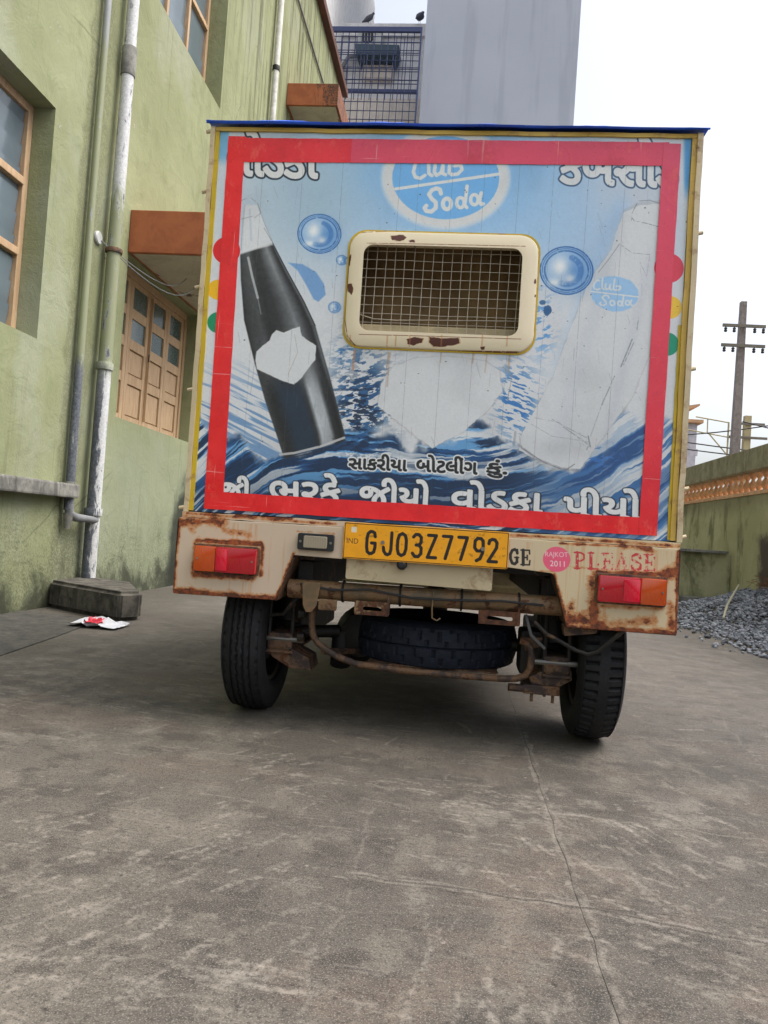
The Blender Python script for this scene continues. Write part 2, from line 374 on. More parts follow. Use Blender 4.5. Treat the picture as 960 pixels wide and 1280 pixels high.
def vnoise(shape, cells, seed, oct=4, pers=0.5):
    """fractal value noise, cells = (cells in y, cells in x)"""
    r = np.random.RandomState(seed); out = np.zeros(shape, np.float32); amp = 1.0; tot = 0
    cy, cx = cells
    for o in range(oct):
        gy, gx = max(2, int(cy)+2), max(2, int(cx)+2)
        g = r.rand(gy, gx).astype(np.float32)
        ys = np.linspace(0, gy-1.001, shape[0]); xs = np.linspace(0, gx-1.001, shape[1])
        yi = ys.astype(int); xi = xs.astype(int)
        fy = (ys-yi)[:, None]; fx = (xs-xi)[None, :]
        fy = fy*fy*(3-2*fy); fx = fx*fx*(3-2*fx)
        a = g[yi][:, xi]; b = g[yi][:, xi+1]; c = g[yi+1][:, xi]; d = g[yi+1][:, xi+1]
        out += amp*((a*(1-fx)+b*fx)*(1-fy)+(c*(1-fx)+d*fx)*fy); tot += amp
        amp *= pers; cy *= 2; cx *= 2
    return out/tot

def sample_noise(n, u, v):
    """look a noise tile up at float positions in 0..1 (wrapping)"""
    h, w = n.shape
    x = (u % 1.0)*(w-1); y = (v % 1.0)*(h-1)
    xi = x.astype(int); yi = y.astype(int); fx = x-xi; fy = y-yi
    x2 = np.minimum(xi+1, w-1); y2 = np.minimum(yi+1, h-1)
    return (n[yi, xi]*(1-fx)+n[yi, x2]*fx)*(1-fy)+(n[y2, xi]*(1-fx)+n[y2, x2]*fx)*fy

def sm(a, b, x):
    t = np.clip((x-a)/(b-a), 0, 1); return t*t*(3-2*t)

class Canvas:
    def __init__(s, w, h, tf, col=(1, 1, 1)):
        s.w, s.h, s.tf = w, h, tf
        s.a = np.ones((h, w, 3), np.float32)*np.array(col, np.float32)
    def pts(s, P):
        P = np.asarray(P, float); x, y = s.tf(P[:, 0], P[:, 1]); return np.stack([x, y], 1)
    def box(s, Q, pad):
        x0 = max(0, int(Q[:, 0].min()-pad)); x1 = min(s.w, int(Q[:, 0].max()+pad)+2)
        y0 = max(0, int(Q[:, 1].min()-pad)); y1 = min(s.h, int(Q[:, 1].max()+pad)+2)
        return x0, x1, y0, y1
    def seg_dist(s, Q, closed, x0, x1, y0, y1):
        yy, xx = np.mgrid[y0:y1, x0:x1].astype(np.float32)
        d = np.full(xx.shape, 1e9, np.float32); par = np.zeros(xx.shape, bool)
        n = len(Q); last = n if closed else n-1
        for i in range(last):
            ax, ay = Q[i]; bx, by = Q[(i+1) % n]
            vx, vy = bx-ax, by-ay; L = vx*vx+vy*vy+1e-9
            t = np.clip(((xx-ax)*vx+(yy-ay)*vy)/L, 0, 1)
            d = np.minimum(d, (xx-ax-t*vx)**2+(yy-ay-t*vy)**2)
            if closed and ay != by:
                c = (ay > yy) != (by > yy)
                par ^= c & (xx < (bx-ax)*(yy-ay)/(by-ay)+ax)
        return np.sqrt(d), par
    def put(s, m, x0, x1, y0, y1, col):
        c = np.asarray(col, np.float32)
        r = s.a[y0:y1, x0:x1]
        r += (c-r)*m[..., None]
    def poly(s, P, col, soft=0.7, alpha=1.0, rough=0.0, seed=1, raw=False):
        Q = np.asarray(P, float) if raw else s.pts(P)
        x0, x1, y0, y1 = s.box(Q, soft*2+rough+2)
        if x1 <= x0 or y1 <= y0: return
        d, par = s.seg_dist(Q, True, x0, x1, y0, y1)
        sd = np.where(par, d, -d)
        if rough: sd = sd+(vnoise(sd.shape, ((y1-y0)/22+1, (x1-x0)/22+1), seed, 3)-.5)*2*rough
        s.put(sm(-soft, soft, sd)*alpha, x0, x1, y0, y1, col)
    def stroke(s, P, wid, col, soft=0.7, alpha=1.0, closed=False, jit=0.0, seed=1, jc=9):
        """wid in poster layout units (about 2.7 canvas px each)"""
        Q = s.pts(P); r = wid*s.u/2
        x0, x1, y0, y1 = s.box(Q, r+soft*2+2)
        if x1 <= x0 or y1 <= y0: return
        d, _ = s.seg_dist(Q, closed, x0, x1, y0, y1)
        m = 1-sm(r-soft, r+soft, d)
        if jit:
            n = vnoise(m.shape, ((y1-y0)/jc+1, (x1-x0)/jc+1), seed, 2)
            m = m*sm(jit-.25, jit+.1, n)
        s.put(m*alpha, x0, x1, y0, y1, col)
    u = 2.66
    def ell(s, cx, cy, rx, ry, rot=0, n=40):
        a = np.linspace(0, 2*math.pi, n, endpoint=False); c, q = math.cos(rot), math.sin(rot)
        return [(cx+rx*math.cos(t)*c-ry*math.sin(t)*q, cy+rx*math.cos(t)*q+ry*math.sin(t)*c) for t in a]
    def blob(s, cx, cy, rx, ry, col, alpha=1.0):
        x, y = s.tf(np.array([cx]), np.array([cy])); rx *= s.u; ry *= s.u
        x0 = max(0, int(x[0]-2.5*rx)); x1 = min(s.w, int(x[0]+2.5*rx)+1)
        y0 = max(0, int(y[0]-2.5*ry)); y1 = min(s.h, int(y[0]+2.5*ry)+1)
        yy, xx = np.mgrid[y0:y1, x0:x1].astype(np.float32)
        s.put(np.exp(-((xx-x[0])/rx)**2-((yy-y[0])/ry)**2)*alpha, x0, x1, y0, y1, col)
    def text(s, txt, quad, fill, outline=None, bold=0, out=3, shadow=None, halo=None):
        """glyph mesh of the text fitted into a quad TL, TR, BR, BL of layout coordinates"""
        V, T = glyph_mesh(txt)
        mn = V.min(0); mx = V.max(0); uv = (V-mn)/(mx-mn)
        q = s.pts(quad)
        pad = bold+out+6
        x0, x1, y0, y1 = s.box(q, pad)
        S = 3
        W, H = (x1-x0)*S, (y1-y0)*S
        TL, TR, BR, BL = q
        u = uv[:, :1]; v = uv[:, 1:]
        p = ((BL*(1-u)+BR*u)*(1-v)+(TL*(1-u)+TR*u)*v-np.array([x0, y0]))*S
        M = np.zeros((H, W), bool)
        for a, b, c in T:
            A, B, C = p[a], p[b], p[c]
            lo = np.floor(np.minimum(np.minimum(A, B), C)).astype(int); hi = np.ceil(np.maximum(np.maximum(A, B), C)).astype(int)+1
            lo = np.maximum(lo, 0); hi = np.minimum(hi, [W, H])
            if hi[0] <= lo[0] or hi[1] <= lo[1]: continue
            yy, xx = np.mgrid[lo[1]:hi[1], lo[0]:hi[0]]
            e = lambda P, Q: (xx-P[0])*(Q[1]-P[1])-(yy-P[1])*(Q[0]-P[0])
            e1, e2, e3 = e(A, B), e(B, C), e(C, A)
            M[lo[1]:hi[1], lo[0]:hi[0]] |= ((e1 >= -.01) & (e2 >= -.01) & (e3 >= -.01)) | ((e1 <= .01) & (e2 <= .01) & (e3 <= .01))
        base = M.reshape(y1-y0, S, x1-x0, S).mean((1, 3)).astype(np.float32)
        def dil(m, r):
            o = m.copy(); R = int(math.ceil(r))
            for dy in range(-R, R+1):
                for dx in range(-R, R+1):
                    dd = math.hypot(dx, dy)
                    if dd > r+.5: continue
                    w = min(1, r+.5-dd)
                    sh = np.zeros_like(m)
                    ys, yd = (slice(0, m.shape[0]-dy), slice(dy, None)) if dy >= 0 else (slice(-dy, None), slice(0, m.shape[0]+dy))
                    xs, xd = (slice(0, m.shape[1]-dx), slice(dx, None)) if dx >= 0 else (slice(-dx, None), slice(0, m.shape[1]+dx))
                    sh[yd, xd] = m[ys, xs]
                    o = np.maximum(o, sh*w)
            return o
        body = dil(base, bold) if bold else base
        if outline is not None:
            om = dil(body, out)
            if shadow:
                om = np.maximum(om, np.roll(np.roll(om, int(shadow[1]), 0), int(shadow[0]), 1))
            if halo is not None: s.put(dil(om, 2), x0, x1, y0, y1, halo)
            s.put(om, x0, x1, y0, y1, outline)
        s.put(body, x0, x1, y0, y1, fill)
    def image(s, name):
        img = bpy.data.images.new(name, s.w, s.h, alpha=False)
        b = np.ones((s.h, s.w, 4), np.float32); b[..., :3] = np.clip(s.a[::-1], 0, 1)
        img.pixels.foreach_set(b.ravel()); img.update(); img.pack()
        return img

def glyph_mesh(txt):
    cu = bpy.data.curves.new('lettering_source', 'FONT'); cu.body = txt; cu.resolution_u = 6
    ob = bpy.data.objects.new('lettering_source', cu); bpy.context.scene.collection.objects.link(ob)
    dg = bpy.context.evaluated_depsgraph_get(); dg.update()
    me = bpy.data.meshes.new_from_object(ob.evaluated_get(dg))
    me.calc_loop_triangles()
    V = np.array([v.co[:2] for v in me.vertices]); T = [tuple(t.vertices) for t in me.loop_triangles]
    bpy.data.objects.remove(ob); bpy.data.curves.remove(cu); bpy.data.meshes.remove(me)
    return V, T

C8 = lambda r, g, b: (r/255., g/255., b/255.)

def paint_poster():
    PX = 1100.0
    def tf(x, y):
        X, Z = px_to_panel(x, y); return (X-PX0)*PX, (PZ1-Z)*PX
    W, H = int((PX1-PX0)*PX), int((PZ1-PZ0)*PX)
    c = Canvas(W, H, tf, C8(216, 220, 226))
    # layout coordinate of every canvas pixel
    yy, xx = np.mgrid[0:H, 0:W].astype(np.float32)
    Hi = np.linalg.inv(np.array(HP)); X = xx/PX+PX0; Z = PZ1-yy/PX
    w = Hi[2][0]*X+Hi[2][1]*Z+Hi[2][2]
    lx = ((Hi[0][0]*X+Hi[0][1]*Z+Hi[0][2])/w).astype(np.float32); ly = ((Hi[1][0]*X+Hi[1][1]*Z+Hi[1][2])/w).astype(np.float32)
    ly2 = ly-.045*(lx-560)
    g = lambda cx, cy, rx, ry: np.exp(-((lx-cx)/rx)**2-((ly-cy)/ry)**2)
    def wash(m, col, k=1.0):
        c.a += (np.array(col, np.float32)-c.a)*(np.clip(m*k, 0, 1))[..., None]
    n1 = vnoise((H, W), (5, 6), 5, 4)
    # sky wash of the print
    wash(g(560, 215, 190, 85)*(.75+.5*n1), C8(120, 182, 238), 1.0)
    wash(g(600, 300, 200, 55), C8(138, 190, 240), .55)
    wash(g(385, 245, 70, 70), C8(160, 188, 206), .75)
    wash(g(742, 262, 60, 60), C8(160, 196, 232), .6)
    wash(g(790, 235, 45, 60), C8(198, 205, 216), .8)
    wash(sm(852, 858, lx)*(1-sm(232, 262, ly+18*n1)), C8(70, 150, 214), .95)
    wash((1-sm(284, 288, lx))*(1-sm(196, 214, ly+14*n1)), C8(110, 178, 222), .9)
    wash(g(500, 505, 120, 60)*.8, C8(214, 216, 220), .6)
    # water: boundary then streaks that follow a bowl
    bowl = ly2-470+0.0011*(lx-520)**2*np.where(lx > 520, -1.0, -1.6)
    nb = vnoise((H, W), (9, 16), 11, 5, .6)
    top = np.interp(lx[0], [240, 262, 285, 330, 360, 430, 470, 500, 540, 590, 625, 660, 740, 790, 870],
                    [470, 490, 540, 552, 574, 552, 548, 545, 562, 545, 534, 566, 592, 530, 522]).astype(np.float32)[None, :]
    top = np.repeat(top, H, 0)
    water = sm(-9, 9, ly-top+(nb-.5)*60)
    # streak field
    vcurve = ly2+0.0016*np.maximum(0, lx-560)**2*1.0+0.0028*np.maximum(0, 430-lx)**2*-1.0
    n_a = vnoise((512, 512), (78, 6), 21, 4, .5); n_b = vnoise((512, 512), (110, 9), 22, 4, .5)
    st = sample_noise(n_a, (lx-230)/660, vcurve/460+.03*nb)
    st2 = sample_noise(n_b, (lx-230)/660, vcurve/520+.03*nb)
    deep = np.array(C8(24, 50, 84), np.float32); mid = np.array(C8(36, 92, 152), np.float32); lite = np.array(C8(110, 172, 226), np.float32); wht = np.array(C8(214, 220, 226), np.float32)
    wc = deep+(mid-deep)*sm(.45, .56, st)[..., None]
    wc = wc+(lite-wc)*(sm(.56, .64, st2)*.9)[..., None]
    wc = wc+(wht-wc)*(sm(.565, .63, st))[..., None]
    wr = sm(620, 720, lx)   # right hand side: broad blue and white sweeps
    st3 = sample_noise(vnoise((512, 512), (22, 3), 31, 3, .5), lx/600, vcurve/330+.05*nb)
    wc2 = np.array(C8(66, 118, 176), np.float32)+(wht-np.array(C8(66, 118, 176), np.float32))*sm(.50, .56, st3)[..., None]
    wc2 = wc2+(np.array(C8(36, 72, 128), np.float32)-wc2)*(sm(.56, .62, 1-st3)*.7)[..., None]
    wc2 = wc2+(np.array(C8(150, 178, 208), np.float32)-wc2)*(sm(.54, .60, st2)*.55)[..., None]
    wc = wc+(wc2-wc)*wr[..., None]
    dk = g(520, 590, 150, 20)
    wc = wc+(deep-wc)*(dk*.65*sm(.40, .6, 1-st2))[..., None]
    wc = wc+(deep-wc)*(g(470, 622, 260, 24)*.55)[..., None]
    c.a += (wc-c.a)*water[..., None]
    # pale swooshes at the lower left, above the water
    sw = sample_noise(n_a, (lx-230)/400, (ly-.5*(lx-280))/330)
    wash(sm(.5, .6, sw)*(1-sm(345, 370, lx))*sm(440, 500, ly)*(1-water), C8(92, 138, 190), .8)
    # splashes either side of the torn patch
    ns = sample_noise(vnoise((512, 512), (70, 26), 41, 4, .6), lx/256, (ly+.25*(lx-450))/256)
    m = (sm(.5, .56, ns))*np.clip(g(452, 500, 34, 62)*1.5, 0, 1)
    wash(m, C8(38, 88, 140), .95)
    ns2 = sample_noise(vnoise((512, 512), (70, 26), 43, 4, .6), lx/256, ly/256)
    wash(sm(.54, .58, ns2)*np.clip(g(450, 520, 32, 45)*1.4, 0, 1), C8(18, 40, 70), .9)
    wash(sm(.52, .58, sample_noise(vnoise((512, 512), (80, 22), 45, 3, .6), lx/256, (ly-.35*lx)/256))*np.clip(g(645, 500, 24, 42)*1.4, 0, 1), C8(52, 120, 190), .95)
    wash(sm(.55, .6, ns)*np.clip(g(678, 405, 14, 34)*1.4, 0, 1), C8(80, 150, 220), .8)
    wash(sm(.53, .6, ns2)*np.clip(g(432, 440, 12, 16)*1.4, 0, 1), C8(50, 110, 170), .8)
    wash(sm(.56, .6, ns)*np.clip(g(750, 572, 22, 14)*1.6, 0, 1), C8(60, 120, 200), .8)
    # torn patches, edges browned
    def torn(P, rough=5, seed=3):
        c.poly(P, C8(168, 166, 164), 1.0, .3, rough, seed)
        q = np.array(P, float); q = q.mean(0)+(q-q.mean(0))*.975
        c.poly(q, C8(214, 218, 223), 1.2, 1, rough, seed)
    torn([(474, 478), (492, 456), (520, 446), (560, 444), (608, 450), (626, 462), (630, 488), (612, 512), (580, 540), (540, 561), (520, 548), (497, 528), (470, 508)], 5, 7)
    c.blob(482, 536, 14, 7, C8(196, 202, 208), .9); c.blob(474, 543, 9, 4, C8(214, 218, 222), .9)
    c.stroke([(628, 458), (640, 470), (634, 500)], .8, C8(160, 150, 140), jit=.4)
    # ghost of the right bottle
    for q in range(9): c.blob(776-q*9, 262+q*26, 12, 26, C8(150, 192, 236), .42)
    torn([(800, 252), (826, 250), (830, 330), (822, 420), (790, 500), (745, 560), (725, 590), (690, 588), (646, 566), (650, 545), (690, 470), (716, 400), (735, 350), (764, 310), (780, 262)], 4, 9)
    for q in range(10): c.blob(770-q*8, 300+q*27, 9, 24, C8(196, 204, 216), .35); c.blob(812-q*6, 330+q*24, 5, 24, C8(188, 196, 210), .3)
    c.blob(700, 560, 30, 12, C8(180, 184, 190), .5)
    pen = C8(122, 126, 136)
    for P, wd, al in [([(792, 262), (798, 251), (812, 250), (824, 254)], .9, .8), ([(788, 270), (793, 276), (808, 279), (826, 284)], .9, .8), ([(796, 254), (790, 266), (789, 275)], .8, .7),
                      ([(774, 305), (760, 325), (748, 340)], 1.0, .6), ([(776, 306), (790, 316), (812, 318)], .8, .6), ([(800, 328), (808, 345), (812, 318)], .8, .4),
                      ([(798, 396), (796, 412)], 1.4, .55), ([(790, 424), (776, 458)], 1.6, .7), ([(792, 428), (779, 456)], 1.0, .7), ([(768, 470), (752, 506)], 1.4, .6), ([(752, 506), (738, 545)], 1.0, .4),
                      ([(648, 556), (672, 574), (700, 585), (722, 588)], 3.0, .45), ([(652, 560), (680, 578), (706, 588), (718, 580)], 1.2, .8), ([(690, 524), (712, 536), (735, 548)], 1.0, .5), ([(702, 532), (736, 556), (733, 562)], 1.2, .6),
                      ([(664, 530), (690, 545), (735, 552)], .8, .4), ([(644, 540), (642, 556)], 3.2, .4), ([(668, 522), (700, 528)], .7, .4), ([(735, 545), (738, 560)], 1.6, .7)]:
        c.stroke(P, wd, pen, 1.0, al, jit=.42, seed=int(P[0][0]))
    # dark bottle, drawn from profiles left and right
    yl = [300, 315, 350, 400, 453, 500, 545, 573]; xl = [303, 300, 301, 305, 318, 331, 346, 355]
    yr = [300, 305, 337, 377, 407, 470, 543, 556]; xr = [338, 342, 358, 380, 394, 412, 431, 432]
    L = np.interp(ly, yl, xl); R = np.interp(ly, yr, xr)
    t = (lx-L)/np.maximum(R-L, 1)
    tone = np.interp(t, [0, .06, .22, .30, .36, .5, .66, .74, .82, .88, .93, .97, 1], [.16, .26, .34, .22, .17, .22, .44, .56, .40, .24, .14, .42, .34]).astype(np.float32)
    lo = sm(455, 500, ly)
    tone2 = np.interp(t, [0, .1, .5, .6, .66, .8, .86, .95, 1], [.30, .16, .14, .24, .86, .78, .22, .12, .30]).astype(np.float32)
    tone = tone*(1-lo)+tone2*lo+(vnoise((H, W), (140, 160), 51, 2)-.5)*.07
    tone *= (1-.25*sm(.2, .8, vnoise((H, W), (5, 8), 52, 3)))
    bc = tone[..., None]*np.array([1.0, 1.04, 1.08], np.float32)
    bc = bc+(np.array(C8(34, 54, 78), np.float32)-bc)*(lo*sm(.1, .3, t)*(1-sm(.5, .62, t))*.75)[..., None]
    topl = 318-.36*(lx-300); botl = 574-.30*(lx-352)
    m = sm(-1, 1, lx-L)*sm(-1, 1, R-lx)*sm(-2, 2, ly-topl)*(1-sm(-1.5, 1.5, ly-botl))
    c.a += (bc-c.a)*m[..., None]
    c.stroke([(310, 322), (315, 345), (322, 372)], 3, C8(205, 210, 214), 1.5, .75)
    c.stroke([(322, 372), (326, 392)], 1.4, C8(180, 186, 190), 1.0, .5)
    c.stroke([(350, 568), (368, 566), (400, 558), (430, 547)], 3.0, C8(196, 198, 200), 1.2, .9)
    c.stroke([(352, 572), (372, 570), (405, 562), (432, 550)], 1.2, C8(40, 44, 50), 1.0, .8, jit=.35)
    c.stroke([(341, 305), (358, 337), (380, 377), (394, 407)], 1.2, C8(30, 32, 34), .8, .8)
    c.poly([(306, 256), (322, 256), (330, 278), (341, 306), (303, 316), (304, 280)], C8(224, 226, 230), 4, .8)
    for P in ([(322, 256), (331, 280), (342, 306)], [(306, 256), (303, 284), (301, 312)]): c.stroke(P, 1.4, C8(150, 158, 170), 1.5, .5, jit=.3)
    c.stroke([(312, 262), (314, 300)], 2.5, C8(176, 192, 212), 2, .5)
    c.stroke([(298, 252), (312, 246), (322, 254), (326, 266), (318, 272)], .8, pen, .8, .6, jit=.4)
    c.stroke([(300, 274), (316, 270)], .8, pen, .8, .6, jit=.4)
    c.stroke([(330, 285), (342, 305)], .9, pen, .8, .6)
    P = [(235, 155), (238, 118), (262, 95), (290, 75), (298, 52), (315, 35), (345, 44), (375, 32), (405, 22), (412, 58), (468, 95), (465, 150), (440, 180), (415, 215), (382, 245), (330, 226), (240, 185)]
    torn([(240+a/3, 400+b/3) for a, b in P], 2, 13)
    c.stroke([(318, 452), (316, 470), (313, 492)], .6, pen, .8, .5)
    c.stroke([(368, 418), (372, 440), (360, 468)], .6, C8(150, 146, 140), .8, .6)
    # bubbles
    def bubble(cx, cy, r, k=1.0):
        c.poly(c.ell(cx, cy, r, r*.92), C8(150, 190, 230), 2, .85*k)
        c.blob(cx+r*.35, cy+r*.1, r*.5, r*.6, C8(84, 142, 208), .8*k)
        for rr, wd, al in ((1.0, 1.5, .9), (.92, 1.2, .6), (.83, 1.8, .8)):
            c.stroke(c.ell(cx, cy, r*rr, r*rr*.9, .1), wd*r/28, C8(40, 96, 168), 1, al*k, closed=True, jit=.30, seed=int(cx+rr*9))
        c.stroke([(cx+r*math.cos(a)*.55, cy+r*math.sin(a)*.52) for a in np.linspace(-1.2, 2.0, 14)], 6*r/28, C8(62, 120, 190), 2.5, .75*k, jit=.3, seed=int(cx))
        c.blob(cx-r*.25, cy-r*.15, r*.32, r*.38, C8(238, 243, 247), 1.0*k); c.blob(cx-r*.45, cy+r*.45, r*.25, r*.15, C8(236, 241, 246), .9*k)
        c.blob(cx+r*.12, cy+r*.3, r*.2, r*.16, C8(228, 232, 238), .8*k)
    bubble(399, 292, 27); bubble(708, 338, 33, 1.0)
    bubble(427, 325, 7); bubble(418, 384, 8, .8); bubble(437, 326, 6)
    c.poly([(360, 328), (378, 330), (395, 340), (405, 355), (407, 368), (398, 377), (392, 374), (382, 355), (372, 338)], C8(108, 156, 212), 3, .9)
    c.poly(c.ell(684, 388, 5, 7, .3), C8(30, 84, 140), 1.5, .9, 3, 4); c.poly(c.ell(678, 378, 4, 3), C8(30, 84, 140), 1.5, .8, 2, 5)
    # oval club soda sign
    c.poly(c.ell(557, 222, 81, 65), C8(214, 222, 230), 9, .9)
    c.poly(c.ell(557, 222, 77, 61), C8(216, 220, 222), 3, 1)
    c.poly(c.ell(557, 222, 67, 52), C8(116, 182, 240), 1, 1)
    wl = C8(222, 226, 228)
    c.stroke([(494, 236), (626, 217)], 3.8, wl)
    Z = lambda P, ox=470, oy=195, s=5.333: [(ox+a/s, oy+b/s) for a, b in P]
    el = lambda cx, cy, rx, ry: [(cx+rx*math.cos(a), cy+ry*math.sin(a)) for a in np.linspace(0, 6.283, 18)]
    script = [[(432, 250), (425, 222), (400, 214), (372, 226), (352, 255), (372, 285), (398, 308), (398, 345), (368, 370), (335, 366), (322, 345), (335, 330)],
              el(472, 318, 27, 36), el(562, 310, 25, 34), [(606, 200), (600, 260), (590, 325), (604, 342)], el(655, 290, 25, 34), [(700, 245), (688, 300), (700, 322), (715, 318)],
              [(318, 10), (290, 10), (262, 50), (248, 105), (262, 140), (295, 148), (325, 128)], [(358, -30), (350, 60), (352, 115), (372, 130)],
              [(395, 50), (388, 105), (402, 128), (432, 112), (448, 50)], [(446, 70), (444, 115), (462, 124)], [(500, -40), (490, 60), (486, 110), (505, 124), (545, 118), (572, 90), (565, 60), (520, 64)]]
    for i, P in enumerate(script): c.stroke(Z(P), 5.2 if i < 2 else 4.4, wl, 1.0)
    # its faded twin on the ghost bottle
    c.poly(c.ell(768, 367, 30, 22, .12), C8(150, 196, 240), 2, .9, 3, 8)
    c.stroke([(738, 364), (798, 371)], 1.6, wl)
    for i, P in enumerate(script):
        q = [(766+(a-480)*.105/1.0, 372+(b-240)*.085+(a-480)*.012) for a, b in P]
        c.stroke(q, 2.0, wl, 1.0, .9)
    # lettering
    nv = C8(28, 42, 58)
    c.text('વોડકા', [(287, 163), (396, 165), (396, 223), (287, 219)], C8(222, 224, 226), nv, bold=5.2, out=6.5)
    c.text('કબસોડ', [(701, 172), (846, 172), (845, 235), (701, 229)], C8(218, 222, 226), C8(52, 84, 120), bold=5.2, out=5.6)
    wt = C8(224, 227, 230); dk = C8(30, 40, 52)
    for s, q in [('જી', [(277, 595), (313, 596), (312, 624), (276, 622)]), ('ભરકે', [(338, 590), (425, 593), (424, 630), (338, 626)]), ('જીયો', [(451, 597), (539, 601), (537, 636), (450, 632)]),
                 ('વોડકા', [(566, 600), (679, 606), (677, 642), (565, 637)]), ('પીયો', [(706, 610), (802, 612), (801, 650), (705, 645)])]:
        c.text(s, q, wt, dk, bold=4.4, out=3.4, shadow=(2, 3))
    ink = C8(34, 36, 40); hal = C8(228, 230, 232)
    for s, q in [('સાકરીયા', [(437, 567), (509, 569), (508, 589), (436, 586)]), ('બોટલીંગ', [(521, 568), (597, 572), (596, 593), (521, 589)]), ('કું.', [(608, 574), (634, 576), (633, 598), (608, 596)])]:
        c.text(s, q, ink, hal, bold=2.6, out=5.0)
    # coloured dots beside the tapes
    for cx, cy, r, col in [(283, 313, 17, C8(222, 28, 38)), (272, 362, 12.5, C8(238, 186, 30)), (272, 403, 13, C8(16, 142, 98)),
                           (836, 335, 18.5, C8(222, 60, 84)), (838, 384, 14, C8(240, 198, 60)), (834, 430, 14.5, C8(16, 150, 116))]:
        c.poly(c.ell(cx, cy, r, r), col, .8)
    # board seams, scratches, specks
    for x in (322, 372, 422, 494, 518, 560, 600, 643, 686, 730, 776):
        y0 = 175
        c.stroke([(x+9, y0), (x-25, 665)], .55, C8(96, 100, 106), .7, .38, jit=.34, seed=x)
    r = random.Random(4)
    for i in range(240):
        x, y = r.uniform(290, 815), r.uniform(205, 640); a = r.uniform(-.3, .3)+1.5; l = r.uniform(2, 22)
        c.stroke([(x, y), (x+l*math.cos(a)+r.uniform(-2, 2), y+l*math.sin(a))], r.uniform(.25, .6), C8(110, 112, 118), .7, r.uniform(.15, .45), jit=.3, seed=i)
    for i in range(110):
        x, y = r.uniform(290, 860), r.uniform(205, 640)
        c.poly(c.ell(x, y, r.uniform(.4, 1.3), r.uniform(.3, 1), 0, 8), C8(70, 66, 62), .6, .8)
    for i in range(9):   # runs of rust from the window frame
        x = r.uniform(436, 660); c.stroke([(x, 441), (x-1-r.uniform(0, 2), 445+r.uniform(6, 40))], r.uniform(.8, 2.5), C8(168, 120, 80), 1.6, .35, jit=.25, seed=i+60)
    c.stroke([(443, 438), (441, 462)], 3, C8(196, 128, 90), 2, .6); 
    dirt = sm(.45, .8, vnoise((H, W), (7, 10), 77, 5))
    c.a *= (1-.05*dirt)[..., None]
    c.a *= (1+.05*(vnoise((H, W), (300, 360), 78, 2)-.5))[..., None]
    return c.image('rear_panel_print')
